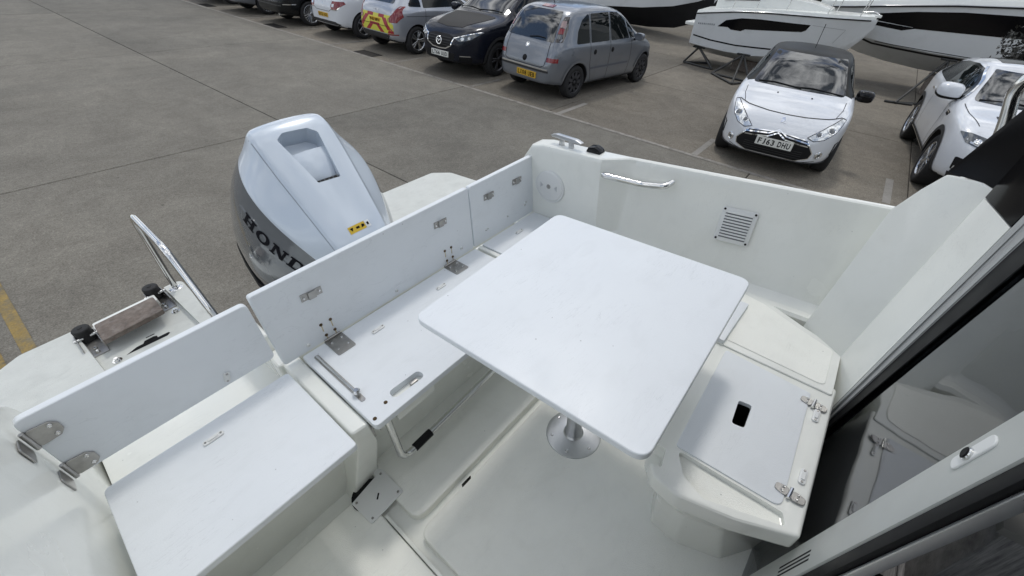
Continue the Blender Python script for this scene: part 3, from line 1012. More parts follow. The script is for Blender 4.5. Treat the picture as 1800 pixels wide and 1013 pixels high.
# black pictogram decal of a boat beside the ladder
DEC = Matrix.Translation((-0.085, 2.115, 0.2204)) @ Matrix.Rotation(R(-2), 4, 'Z') @ Matrix.Scale(0.85, 4)
for pl in ([(-0.10, -0.02), (0.085, -0.02), (0.100, -0.006), (0.095, 0.006), (0.045, 0.004), (0.045, 0.022), (0.030, 0.030), (-0.012, 0.026), (-0.020, 0.008), (-0.050, 0.006)],
           [(0.000, 0.045), (0.040, 0.045), (0.040, 0.052), (0.000, 0.052)]):
    prism('boat_pictogram', pl, 0, 0.0006, BLACKP, boat, 0, 2, DEC)
# boarding rail
rail = tube('boarding_rail', [(0.13, 2.405, 0.25), (0.135, 2.235, 0.725), (0.14, 1.87, 0.705), (0.146, 1.70, 0.455), (0.15, 1.62, 0.26)], 0.0135, STEEL, boat, 0.05, 12)
lathe('rail_foot', [(0, 0.006), (0.024, 0.005), (0.030, 0.002), (0.032, 0)], STEEL, rail, 20, Matrix.Translation((0.13, 2.405, 0.25)))

# --- cabin: aft bulkhead, wing, door, roof
def quad(name, pts, m, parent, th=0.012, bw=0.003):
    """thick quad / polygon panel from 3D points (normal by winding)"""
    bm = bmesh.new()
    P = [Vector(p) for p in pts]
    n = (P[1] - P[0]).cross(P[2] - P[0]).normalized()
    if n.dot(Vector((0.7, 3.0, 1.3)) - P[0]) < 0:      # front face looks into the cockpit, thickness goes away from it
        P = P[::-1]; n = -n
    f = [bm.verts.new(p) for p in P]
    g = [bm.verts.new(p - n * th) for p in P]
    k = len(P)
    bm.faces.new(f); bm.faces.new(g[::-1])
    for i in range(k):
        bm.faces.new((f[i], g[i], g[(i + 1) % k], f[(i + 1) % k]))
    bmesh.ops.recalc_face_normals(bm, faces=bm.faces)
    bevel(bm, bw, 2)
    return fin(bm, name, m, parent)


def lean(x, z, dy=0.0, k=0.16):
    """point on the leaning aft bulkhead plane, x shifts outboard with height"""
    return Vector((x + k * (z - 0.42), -0.222 - 0.13 * (z - 0.42) + dy, z))


# wing panel flaring from the bulkhead to the port coaming
quad('cabin_wing', [(1.434, -0.207, 0.395), (1.546, -0.055, 0.395), (1.652, -0.112, 0.874), (1.649, -0.150, 0.955), (1.646, -0.182, 1.010), (1.603, -0.246, 1.021), (1.554, -0.308, 1.007)], GEL, boat, 0.04, 0.008)
quad('wing_return', [(1.550, -0.075, 0.395), (1.70, -0.25, 0.395), (1.86, -0.32, 0.82), (1.76, -0.30, 1.00), (1.650, -0.185, 1.000), (1.652, -0.125, 0.874)], GEL, boat, 0.02, 0.003)
# jamb strip, aluminium tracks, black seal
def strip(name, x0, x1, z0, z1, m, dy0, dy1, th=0.02, k0=0.16, k1=0.16):
    return quad(name, [lean(x0, z0, dy0, k0), lean(x1, z0, dy1, k1), lean(x1, z1, dy1, k1), lean(x0, z1, dy0, k0)], m, boat, th, 0.002)


strip('door_jamb', 1.303, 1.455, -0.1, 1.00, GEL, -0.016, 0.030, 0.02, 0.17, 0.17)
strip('jamb_upper', 1.303, 1.455, 1.002, 1.75, BLACKG, -0.016, 0.030, 0.02, 0.17, 0.17)
TRK = mat('track_grey', (0.42, 0.43, 0.43), 0.4, 0.2)
strip('door_track', 1.288, 1.301, -0.1, 1.75, TRK, -0.022, -0.018, 0.02, 0.135, 0.17)
strip('door_track', 1.272, 1.286, -0.1, 1.75, TRK, -0.028, -0.025, 0.02, 0.09, 0.13)
strip('door_seal', 1.225, 1.270, -0.1, 1.75, BLACKP, -0.034, -0.030, 0.02, 0.0, 0.085)
DGL = glass_mat('door_glass', (0.006, 0.007, 0.008), 0.01, 0.75)
_N, _L = DGL.node_tree.nodes, DGL.node_tree.links
_bn = _N.new('ShaderNodeTexNoise'); _bn.inputs['Scale'].default_value = 3.5; _bn.inputs['Detail'].default_value = 1.5
_bt = _N.new('ShaderNodeTexCoord'); _L.new(_bt.outputs['Object'], _bn.inputs['Vector'])
_bb = _N.new('ShaderNodeBump'); _bb.inputs['Strength'].default_value = 0.35; _bb.inputs['Distance'].default_value = 0.02
_L.new(_bn.outputs['Fac'], _bb.inputs['Height'])
for _q in _N:
    if _q.type == 'BSDF_GLOSSY': _L.new(_bb.outputs['Normal'], _q.inputs['Normal']); _q.inputs['Roughness'].default_value = 0.035
door = quad('sliding_door', [lean(0.664, -0.08, -0.030, .037), lean(0.760, -0.08, -0.030, .037), lean(0.760, 1.74, -0.030, .037), lean(0.664, 1.74, -0.030, .037)], mat('painted_aluminium', (0.46, 0.475, 0.455), 0.4, var=0.04, vscale=6, dirt=(0.4, 0.38, 0.33, 0.4), dscale=7), boat, 0.03, 0.006)
quad('door_pane', [lean(0.757, -0.08, -0.042, .037), lean(1.262, -0.08, -0.042, 0), lean(1.262, 1.74, -0.042, 0), lean(0.757, 1.74, -0.042, .037)], DGL, door, 0.006, 0)
strip('door_gasket', 0.634, 0.662, -0.08, 1.74, BLACKP, -0.036, -0.034, 0.02, .037, .037)
strip('door_edge', 0.624, 0.632, -0.08, 1.74, ALU, -0.046, -0.046, 0.02, .037, .037)
# lock plate on the stile
lo = lean(0.726, 0.895, -0.0305, .037)
up = (lean(0.69, 1.2, 0, .037) - lean(0.69, 0.9, 0, .037)).normalized()
wn_ = (Vector((1, 0, 0)).cross(up)).normalized()
if wn_.y < 0: wn_ = -wn_
frl = frame(lo, up, wn_.cross(up))
lk = prism('lock_plate', rounded(rect(-0.045, 0.045, -0.013, 0.013), 0.012, 6), 0, 0.004, WPLAST, door, 0.001, 1, frl)
lathe('lock_barrel', [(0, 0.010), (0.0075, 0.010), (0.008, 0.008), (0.0105, 0.008), (0.0105, 0.003)], BLACKP, door, 20, frl @ Matrix.Translation((-0.008, 0, 0)))
lathe('lock_ring', [(0.0105, 0.0085), (0.0125, 0.007), (0.0125, 0.003)], STEEL, door, 20, frl @ Matrix.Translation((-0.008, 0, 0)))
for j in range(3):
    z0 = 0.30
    p = [lean(0.690 + j * 0.012, z0, -0.0295, .037), lean(0.695 + j * 0.012, z0, -0.0295, .037), lean(0.695 + j * 0.012, z0 + 0.14, -0.0295, .037), lean(0.690 + j * 0.012, z0 + 0.14, -0.0295, .037)]
    quad('drain_slot', p, BLACKP, door, 0.001, 0)
# black quarter window above the wing and its steel rail
quad('quarter_window', [(1.651, -0.182, 1.018), (1.654, -0.28, 1.303), (1.657, -0.315, 1.40), (1.62, -0.366, 1.408), (1.535, -0.346, 0.998), (1.559, -0.311, 1.010), (1.606, -0.247, 1.024)], BLACKG, boat, 0.012, 0.002)
tube('grab_rail', [(1.95, -0.300, 0.90), (1.95, -0.272, 1.08), (1.95, -0.240, 1.185), (1.95, -0.275, 1.245), (1.94, -0.60, 1.30)], 0.017, STEEL, boat, 0.05, 12)
# cabin sides, roof, bulkhead to starboard
INT = mat('cabin_lining', (0.32, 0.325, 0.33), 0.6, var=0.1, vscale=4)
box('cabin_roof', (-0.40, -3.6, 1.80), (1.72, -0.24, 1.88), GEL, boat, 0.02, 3)
quad('cabin_side', [(1.70, -0.46, 0.70), (1.70, -0.46, 1.80), (1.45, -3.6, 1.80), (1.45, -3.6, 0.70)], BLACKG, boat, 0.02)
quad('cabin_side', [(-0.40, -0.30, 0.70), (-0.30, -0.42, 1.80), (-0.10, -3.6, 1.80), (-0.15, -3.6, 0.70)][::-1], BLACKG, boat, 0.02)
quad('cabin_side_lower', [(1.80, -0.30, -0.25), (1.72, -0.46, 0.72), (1.47, -3.6, 0.72), (1.47, -3.6, -0.25)], INT, boat, 0.02)
quad('cabin_side_lower', [(-0.40, -0.30, -0.25), (-0.40, -0.30, 0.72), (-0.15, -3.6, 0.72), (-0.15, -3.6, -0.25)][::-1], INT, boat, 0.02)
box('cabin_front', (-0.2, -3.62, -0.25), (1.5, -3.55, 1.8), INT, boat, 0)
strip('cabin_bulkhead', -0.60, -0.20, -0.1, 1.75, GEL, 0, 0, 0.03)
# saloon sole and woodwork
WOOD = bpy.data.materials.new('grey_oak')
WOOD.use_nodes = True
_n, _l = WOOD.node_tree.nodes, WOOD.node_tree.links
_tc = _n.new('ShaderNodeTexCoord'); _mp = _n.new('ShaderNodeMapping')
_mp.inputs['Scale'].default_value = (3, 60, 3)
_mp.inputs['Rotation'].default_value = (0, 0, R(8))
_ns = _n.new('ShaderNodeTexNoise'); _ns.inputs['Scale'].default_value = 2.2; _ns.inputs['Detail'].default_value = 9; _ns.inputs['Roughness'].default_value = 0.75
_rp = _n.new('ShaderNodeValToRGB')
_rp.color_ramp.elements[0].position = 0.35; _rp.color_ramp.elements[0].color = (0.16, 0.16, 0.17, 1)
_rp.color_ramp.elements[1].position = 0.7; _rp.color_ramp.elements[1].color = (0.62, 0.62, 0.63, 1)
_l.new(_tc.outputs['Object'], _mp.inputs['Vector']); _l.new(_mp.outputs['Vector'], _ns.inputs['Vector']); _l.new(_ns.outputs['Fac'], _rp.inputs['Fac'])
_l.new(_rp.outputs['Color'], _n['Principled BSDF'].inputs['Base Color'])
_n['Principled BSDF'].inputs['Roughness'].default_value = 0.45
box('saloon_sole', (-0.42, -3.5, -0.16), (1.72, -0.36, -0.10), INT, boat, 0)
for j in range(8):
    box('sole_plank', (-0.40, -0.60 - j * 0.20, -0.099), (1.70, -0.405 - j * 0.20, -0.085), WOOD, boat, 0.003, 1)
cab = box('galley_cabinet', (1.10, -1.9, -0.09), (1.70, -0.62, 0.40), WOOD, boat, 0.006)
box('cabinet_trim', (1.085, -1.9, 0.385), (1.72, -0.60, 0.415), mat('trim_grey', (0.33, 0.33, 0.32), 0.5), cab, 0.004)
stp = box('cabin_step', (0.45, -0.52, -0.085), (1.00, -0.36, 0.10), BLACKP, boat, 0.01)
box('step_tread', (0.55, -0.49, 0.1005), (0.92, -0.39, 0.108), mat('tread_grey', (0.09, 0.09, 0.09), 0.7, bump=0.2), stp, 0.004)

# ------------------------------------------------------------------ cockpit table (lifts off its pedestal socket)
table = thing('cockpit_table', 'square white table on a round steel pedestal in the boat cockpit', 'table', MB @ Matrix.Translation((0.862, 0.472, 0.002)))
TT = Matrix.Translation((0.001, -0.002, 0)) @ Matrix.Rotation(R(1.9), 4, 'Z')
prism('table_top', rounded(rect(-0.372, 0.372, -0.356, 0.362), 0.038, 8), 0.700, 0.722, PANEL, table, 0.005, 3, TT)
lathe('pedestal_tube', [(0.036, 0.010), (0.034, 0.02), (0.030, 0.06), (0.030, 0.66), (0.033, 0.675), (0.085, 0.685), (0.085, 0.699), (0, 0.699)], ALU, table, 32)
pb = lathe('pedestal_base', [(0.0, 0.018), (0.034, 0.018), (0.040, 0.012), (0.095, 0.008), (0.108, 0.004), (0.110, 0)], ALU, table, 40)
for k in range(6):
    a = k * math.pi / 3 + 0.3
    screw(Matrix.Translation((0.088 * math.cos(a), 0.088 * math.sin(a), 0.008)), 0.006, STEEL, pb)
# ------------------------------------------------------------------ outboard engine, tilted up
TH = R(38)
EA = Vector((0, -math.cos(TH), -math.sin(TH)))      # along the cowl towards the boat
ED = Vector((0, math.sin(TH), -math.cos(TH)))       # cowl 'down'
EO = Vector((0.70, 1.79, 1.04))
ME = Matrix.Identity(4)
for i in range(3):
    ME[i][0], ME[i][1], ME[i][2], ME[i][3] = EA[i], (1, 0, 0)[i], -ED[i], EO[i]
# local: x = towards boat, y = port, z = cowl up
eng = thing('outboard_engine', 'silver outboard engine tilted up behind the boat with black HONDA lettering', 'engine', MB @ ME)
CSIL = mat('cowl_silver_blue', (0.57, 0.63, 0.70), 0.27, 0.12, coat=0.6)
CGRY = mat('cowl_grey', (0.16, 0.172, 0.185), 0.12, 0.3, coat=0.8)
# stations: a, then half-widths / depths: ridge(h,d) belt(h,d) mid(h,d) low(h,d) bottom(h,d)
ST = [(-0.050, (.10, .060), (.125, .13), (.15, .30), (.15, .50), (.14, .56)),
      (-0.020, (.135, .020), (.170, .135), (.205, .30), (.21, .52), (.20, .58)),
      (0.02, (.146, -.002), (.205, .130), (.255, .30), (.265, .53), (.25, .59)),
      (0.10, (.146, .005), (.240, .122), (.290, .30), (.303, .53), (.29, .59)),
      (0.20, (.141, .024), (.252, .128), (.306, .30), (.320, .53), (.31, .59)),
      (0.32, (.131, .046), (.236, .145), (.305, .30), (.330, .53), (.32, .59)),
      (0.44, (.121, .068), (.200, .165), (.270, .30), (.300, .53), (.29, .58)),
      (0.54, (.111, .090), (.165, .185), (.225, .31), (.255, .52), (.25, .57)),
      (0.60, (.098, .125), (.135, .210), (.175, .32), (.200, .51), (.19, .56)),
      (0.625, (.07, .165), (.095, .23), (.12, .33), (.14, .50), (.13, .55))]


def cowl_ring(st, sgn=1):
    a, rg, bl, md, lo, bt = st
    h = [(0.0, rg[1] - 0.012), (rg[0] * 0.5, rg[1] - 0.009), (rg[0] * 0.90, rg[1] - 0.002), (rg[0], rg[1] + 0.004), (rg[0] + 0.012, rg[1] + 0.018), ((rg[0] * .5 + bl[0] * .5), (rg[1] * .5 + bl[1] * .5)), (bl[0] - 0.006, bl[1] - 0.012), (bl[0], bl[1]), (bl[0] + 0.006, bl[1] + 0.014),
         ((bl[0] + md[0]) / 2 + 0.012, (bl[1] + md[1]) / 2), md, ((md[0] + lo[0]) / 2 + 0.004, (md[1] + lo[1]) / 2), lo, bt]
    pts = [(a, -y, -d) for (y, d) in h[::-1]] + [(a, y, -d) for (y, d) in h[1:]]
    return pts, len(h)


bm = bmesh.new()
rows = []
for s in ST:
    p, nh = cowl_ring(s)
    rows.append([bm.verts.new(q) for q in p])
n = len(rows[0])
ub = nh - 1
for a, b in zip(rows, rows[1:]):
    for k in range(n - 1):
        f = bm.faces.new((a[k], a[k + 1], b[k + 1], b[k]))
        d = abs(k + 0.5 - (n - 1) / 2)
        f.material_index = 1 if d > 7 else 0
    f = bm.faces.new((a[0], b[0], b[-1], a[-1]))
    f.material_index = 1
f = bm.faces.new(rows[0]); f.material_index = 1
f = bm.faces.new(rows[-1][::-1]); f.material_index = 1
bmesh.ops.recalc_face_normals(bm, faces=bm.faces)
cr = bm.edges.layers.float.get('crease_edge') or bm.edges.layers.float.new('crease_edge')
for r in rows:
    pass
mid = (n - 1) // 2
for a, b in zip(rows, rows[1:]):
    for k in range(n):
        e = bm.edges.get((a[k], b[k]))
        if e is None: continue
        d = abs(k - mid)
        if d == 3: e[cr] = 0.75
        if d == 4: e[cr] = 0.25
        if d == 7: e[cr] = 0.7
        if d == nh - 1: e[cr] = 0.6
me = bpy.data.meshes.new('cowl')
bm.to_mesh(me); bm.free()
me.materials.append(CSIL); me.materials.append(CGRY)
cowl = link('cowl', me, None, eng)
# air scoop recess on top
sc_poly = [(0.072, -0.078), (0.052, -0.046), (0.060, 0.052), (0.085, 0.082), (0.280, 0.058), (0.274, -0.036)]
sc_cut = prism('cut', rounded(sc_poly, [0.012, .02, .02, 0.012, 0.008, 0.008]), -0.078, 0.10, None)
boolean(cowl, [sc_cut], 'DIFFERENCE', 3)
cowl.data.polygons.foreach_set('use_smooth', [True] * len(cowl.data.polygons))
cowl.data.set_sharp_from_angle(angle=R(38))
# curved scoop lid inside the recess
bm = bmesh.new()
gr = []
for i in range(11):
    t = i / 10
    a = 0.135 + t * 0.125
    hw0, hw1 = -0.066 + t * 0.032, 0.077 - t * 0.019
    zz = -0.024 - 0.036 * t * t
    gr.append([bm.verts.new((a, hw0 + (hw1 - hw0) * j / 8, zz + 0.006 * math.sin(math.pi * j / 8))) for j in range(9)])
for a, b in zip(gr, gr[1:]):
    for j in range(8):
        bm.faces.new((a[j], a[j + 1], b[j + 1], b[j]))
ret = bmesh.ops.extrude_face_region(bm, geom=list(bm.faces))
for v in [g for g in ret['geom'] if isinstance(g, bmesh.types.BMVert)]:
    v.co.z -= 0.03
fin(bm, 'scoop_lid', CSIL, eng)
prism('scoop_slot', rounded([(0.258, -0.035), (0.262, 0.058), (0.2795, 0.057), (0.2735, -0.035)], 0.002), -0.076, -0.040, BLACKP, eng, 0)
for j in range(5):
    y = -0.022 + j * 0.018
    prism('slot_fin', rect(0.260, 0.275, y, y + 0.003), -0.045, -0.037, CGRY, eng, 0)
# bottom black gasket, midsection, clamp bracket and gearcase
bm = bmesh.new()
lo = [[bm.verts.new((s[0] * 0.98 + 0.005, y * (s[5][0] + 0.004), -s[5][1] - dz)) for y in (-1, 1) for dz in ((0.0, 0.045) if y < 0 else (0.045, 0.0))] for s in ST]
for a, b in zip(lo, lo[1:]):
    for k in range(4):
        bm.faces.new((a[k], a[(k + 1) % 4], b[(k + 1) % 4], b[k]))
bm.faces.new(lo[0]); bm.faces.new(lo[-1][::-1])
fin(bm, 'cowl_seal', BLACKP, eng)


def eng_loft(name, secs, m):
    bm = bmesh.new()
    rr = [[bm.verts.new((cx + rx * math.cos(2 * math.pi * k / 20), ry * math.sin(2 * math.pi * k / 20), z)) for k in range(20)] for (z, cx, rx, ry) in secs]
    for a, b in zip(rr, rr[1:]):
        for k in range(20):
            bm.faces.new((a[k], a[(k + 1) % 20], b[(k + 1) % 20], b[k]))
    bm.faces.new(rr[0]); bm.faces.new(rr[-1][::-1])
    return fin(bm, name, m, eng)


eng_loft('midsection', [(-0.60, 0.30, 0.24, 0.22), (-0.70, 0.30, 0.20, 0.17), (-0.85, 0.28, 0.15, 0.10), (-1.10, 0.26, 0.14, 0.07), (-1.30, 0.25, 0.16, 0.06)], CGRY)
eng_loft('gearcase', [(-1.29, 0.22, 0.24, 0.09), (-1.31, 0.22, 0.24, 0.09), (-1.33, 0.24, 0.14, 0.035), (-1.45, 0.24, 0.12, 0.03), (-1.50, 0.24, 0.20, 0.07), (-1.56, 0.24, 0.20, 0.07), (-1.60, 0.25, 0.10, 0.02), (-1.72, 0.25, 0.06, 0.01)], CGRY)
fin(bm_box((0.50, 0, -0.80), (0.20, 0.24, 0.30), 0.02, 2), 'clamp_bracket', CGRY, eng)

# lettering on the starboard flank, wrapped to the cowl
bvh_c = BVHTree.FromObject(cowl, bpy.context.evaluated_depsgraph_get()) if False else None


def bvh_of(o):
    bm = bmesh.new(); bm.from_mesh(o.data)
    t = BVHTree.FromBMesh(bm)
    bm.free()
    return t


CB = bvh_of(cowl)


def serif_letters():
    """HONDA in a wide slab-serif drawn as polygons in a 1-high cell; returns (polys, width)"""
    H = [[(0, 0), (.50, 0), (.50, .13), (.37, .13), (.37, .43), (.73, .43), (.73, .13), (.60, .13), (.60, 0), (1.10, 0), (1.10, .13), (.98, .13), (.98, .87), (1.10, .87), (1.10, 1), (.60, 1), (.60, .87), (.73, .87), (.73, .57), (.37, .57), (.37, .87), (.50, .87), (.50, 1), (0, 1), (0, .87), (.12, .87), (.12, .13), (0, .13)]]
    def ring(cx, cy, rx, ry, ix, iy, a0=0, a1=360, n=28):
        out = []
        for i in range(n):
            t0, t1 = R(a0 + (a1 - a0) * i / n), R(a0 + (a1 - a0) * (i + 1) / n)
            out.append([(cx + rx * math.cos(t0), cy + ry * math.sin(t0)), (cx + rx * math.cos(t1), cy + ry * math.sin(t1)), (cx + ix * math.cos(t1), cy + iy * math.sin(t1)), (cx + ix * math.cos(t0), cy + iy * math.sin(t0))])
        return out
    O = ring(.55, .5, .55, .52, .27, .36)
    N = [[(0, 0), (.42, 0), (.42, .13), (.30, .13), (.30, .70), (.80, 0), (1.02, 0), (1.02, .87), (1.12, .87), (1.12, 1), (.72, 1), (.72, .87), (.84, .87), (.84, .38), (.40, 1), (0, 1), (0, .87), (.12, .87), (.12, .13), (0, .13)]]
    D = [[(0, 0), (.40, 0), (.40, 1), (0, 1), (0, .87), (.12, .87), (.12, .13), (0, .13)], [(.40, 0), (.60, 0), (.60, .14), (.40, .14)], [(.40, .86), (.60, .86), (.60, 1), (.40, 1)]] + ring(.58, .5, .50, .5, .22, .36, -90, 90, 16)
    A = [[(0, 0), (.34, 0), (.34, .13), (.24, .13), (.58, .86), (.58, 1), (.44, 1), (.10, .13), (0, .13)], [(.44, 1), (.72, 1), (1.10, .13), (1.20, .13), (1.20, 0), (.70, 0), (.70, .13), (.82, .13), (.50, .86)], [(.30, .26), (.80, .26), (.80, .38), (.36, .38)]]
    return [(H, 1.10), (O, 1.10), (N, 1.12), (D, 1.08), (A, 1.20)]


def wrap(polys, M2, bvh, origin_dir, parent, name, m, off=0.0015, step=0.02):
    """place flat polygons (u, v) with mapping M2 -> local ray origin, cast along origin_dir onto the surface"""
    bm = bmesh.new()
    for pl in polys:
        vs = [bm.verts.new((p[0], p[1], 0)) for p in pl]
        try: bm.faces.new(vs)
        except ValueError: pass
    us = [v.co.x for v in bm.verts]; vv = [v.co.y for v in bm.verts]
    for ax, lo_, hi_ in ((0, min(us), max(us)), (1, min(vv), max(vv))):
        k = int((hi_ - lo_) / step)
        for i in range(1, k + 1):
            c = [0, 0, 0]; c[ax] = lo_ + i * step
            nn = [0, 0, 0]; nn[ax] = 1
            bmesh.ops.bisect_plane(bm, geom=list(bm.verts) + list(bm.edges) + list(bm.faces), plane_co=c, plane_no=nn, dist=1e-6)
    d = Vector(origin_dir).normalized()
    for v in bm.verts:
        o = M2(v.co.x, v.co.y)
        h = bvh.ray_cast(o, d)
        if h[0] is None:
            h = bvh.find_nearest(o + d * 0.5)
        v.co = h[0] - d * off
    return fin(bm, name, m, parent, False)


LETTER = mat('lettering_black', (0.006, 0.006, 0.009), 0.6, spec=0.1)
for side in (-1, 1):
    x = 0.0
    hgt, wsc = 0.047, 0.0610
    for (polys, w) in serif_letters():
        def M2(u, v, x=x, side=side):
            t = (x + u) * wsc
            a = (0.190 + t) if side < 0 else (0.56 - t)
            d = 0.238 + 0.09 * (a - 0.19) + (0.13 if side > 0 else 0)
            return Vector((a, side * 0.8, -(d - v * hgt)))
        wrap(polys, M2, CB, (0, -side, 0), eng, 'letter', LETTER, 0.002, 0.16)
        x += w + 0.16
# warning label
YEL = mat('label_yellow', (0.62, 0.42, 0.03), 0.4)
lab = wrap([rect(0, 0.042, 0, 0.070)], lambda u, v: Vector((0.474 + u * 0.68, -0.042 + v * 1.05, 0.6)), CB, (0, 0, -1), eng, 'warning_label', YEL, 0.0015, 0.02)
wrap([rect(0, 0.042, 0, 0.020)], lambda u, v: Vector((0.474 + u * 0.68, 0.0335 + v, 0.6)), CB, (0, 0, -1), eng, 'white_label', WPLAST, 0.0015, 0.02)
for (pl, y0) in [([[(0, 0), (1, 0.5), (0, 1)], ], -0.014), ([rect(0.2, 0.8, 0, 1)], 0.012), ([[(0, 0.3), (1, 0), (0.8, 1), (0.2, 1)]], 0.034), ([rect(.1, .9, .2, .8)], 0.058)]:
    wrap([[(a * 0.014, b * 0.015) for a, b in q] for q in pl], lambda u, v, y0=y0: Vector((0.481 + u, y0 - 0.022 + v, 0.6)), CB, (0, 0, -1), eng, 'pictogram', LETTER, 0.0025, 0.02)

# shut line beside each top ridge and round the air scoop lid
SHUT = mat('cowl_shut_line', (0.27, 0.30, 0.34), 0.5)
for sgn in (-1, 1):
    pl = []
    for k in range(26):
        a0, a1 = 0.0 + k * 0.022, 0.0 + (k + 1) * 0.022
        y0, y1 = [sgn * (interp([(q[0], q[1][0]) for q in ST], a_) + 0.009) for a_ in (a0, a1)]
        pl.append([(a0, y0), (a1, y1), (a1, y1 + sgn * 0.0024), (a0, y0 + sgn * 0.0024)][::sgn])
    wrap(pl, lambda u, v: Vector((u, v, 0.6)), CB, (0, 0, -1), eng, 'shut_line', SHUT, 0.0008, 0.5)
# ------------------------------------------------------------------ parked cars
CAR_GLASS = glass_mat('car_glass', (0.012, 0.015, 0.017), 0.015)
CAR_GLASS.node_tree.nodes['Principled BSDF'].inputs['Specular IOR Level'].default_value = 1.0
SIDE_GLASS = glass_mat('car_side_glass', (0.008, 0.010, 0.011), 0.02)
SIDE_GLASS.node_tree.nodes['Principled BSDF'].inputs['Specular IOR Level'].default_value = 0.35
SIDE_GLASS.node_tree.nodes['Principled BSDF'].inputs['IOR'].default_value = 1.4
TYRE = mat('tyre_rubber', (0.014, 0.014, 0.015), 0.78, var=0.25, vscale=8, bump=0.1, bscale=60)
RIM_S = mat('alloy_silver', (0.55, 0.56, 0.58), 0.25, 0.9, var=0.05)
RIM_D = mat('alloy_dark', (0.06, 0.06, 0.065), 0.35, 0.6)
HUBD = mat('brake_dark', (0.02, 0.02, 0.02), 0.6)
LENS = mat('lamp_lens', (0.72, 0.74, 0.76), 0.16, 0.55, var=0.35, vscale=22, coat=1.0)
LENSD = mat('lamp_lens_dark', (0.10, 0.11, 0.12), 0.07, 0.2, coat=1.0)
RED = mat('tail_lamp_red', (0.20, 0.006, 0.01), 0.12, coat=0.8)
AMBER = mat('amber_lens', (0.5, 0.15, 0.02), 0.15, coat=0.6)
SEAM = mat('panel_gap', (0.01, 0.01, 0.011), 0.8)
CLAD = mat('body_cladding', (0.022, 0.022, 0.023), 0.62, bump=0.1, bscale=120)
PLW = mat('number_plate_white', (0.66, 0.66, 0.62), 0.35)
PLY = mat('number_plate_yellow', (0.60, 0.36, 0.03), 0.35)


def paint(name, col, metal=0.0, rough=0.28):
    return mat(name, col, rough, metal, var=0.02, vscale=2, coat=0.7, dirt=(0.10, 0.095, 0.085, 0.22), dscale=2.2, dlo=0.5, dhi=0.8)


P_WHITE = paint('paint_white', (0.68, 0.70, 0.73))
P_SILV = paint('paint_silver', (0.195, 0.21, 0.235), 0.5)
P_SILV2 = paint('paint_light_silver', (0.42, 0.44, 0.48), 0.5)
P_NAVY = paint('paint_midnight', (0.008, 0.010, 0.018), 0.2, 0.2)
P_BLACK = paint('paint_black', (0.008, 0.009, 0.010), 0.1, 0.25)
for _m in (P_BLACK, P_NAVY):
    _m.node_tree.nodes['Principled BSDF'].inputs['Coat Weight'].default_value = 0.2
    _m.node_tree.nodes['Principled BSDF'].inputs['Specular IOR Level'].default_value = 0.3


def sstep(a, b, x):
    t = max(0.0, min(1.0, (x - a) / (b - a)))
    return t * t * (3 - 2 * t)


def smooth_tab(tab, x):
    """monotone cubic (Fritsch-Carlson style) interpolation"""
    n = len(tab)
    if x <= tab[0][0]: return tab[0][1]
    if x >= tab[-1][0]: return tab[-1][1]
    d = [(tab[i + 1][1] - tab[i][1]) / (tab[i + 1][0] - tab[i][0]) for i in range(n - 1)]
    m = [d[0]] + [0 if d[i - 1] * d[i] <= 0 else 2 * d[i - 1] * d[i] / (d[i - 1] + d[i]) for i in range(1, n - 1)] + [d[-1]]
    for i in range(n - 1):
        if x <= tab[i + 1][0]:
            h = tab[i + 1][0] - tab[i][0]
            t = (x - tab[i][0]) / h
            return ((2 * t ** 3 - 3 * t * t + 1) * tab[i][1] + (t ** 3 - 2 * t * t + t) * h * m[i] + (-2 * t ** 3 + 3 * t * t) * tab[i + 1][1] + (t ** 3 - t * t) * h * m[i + 1])


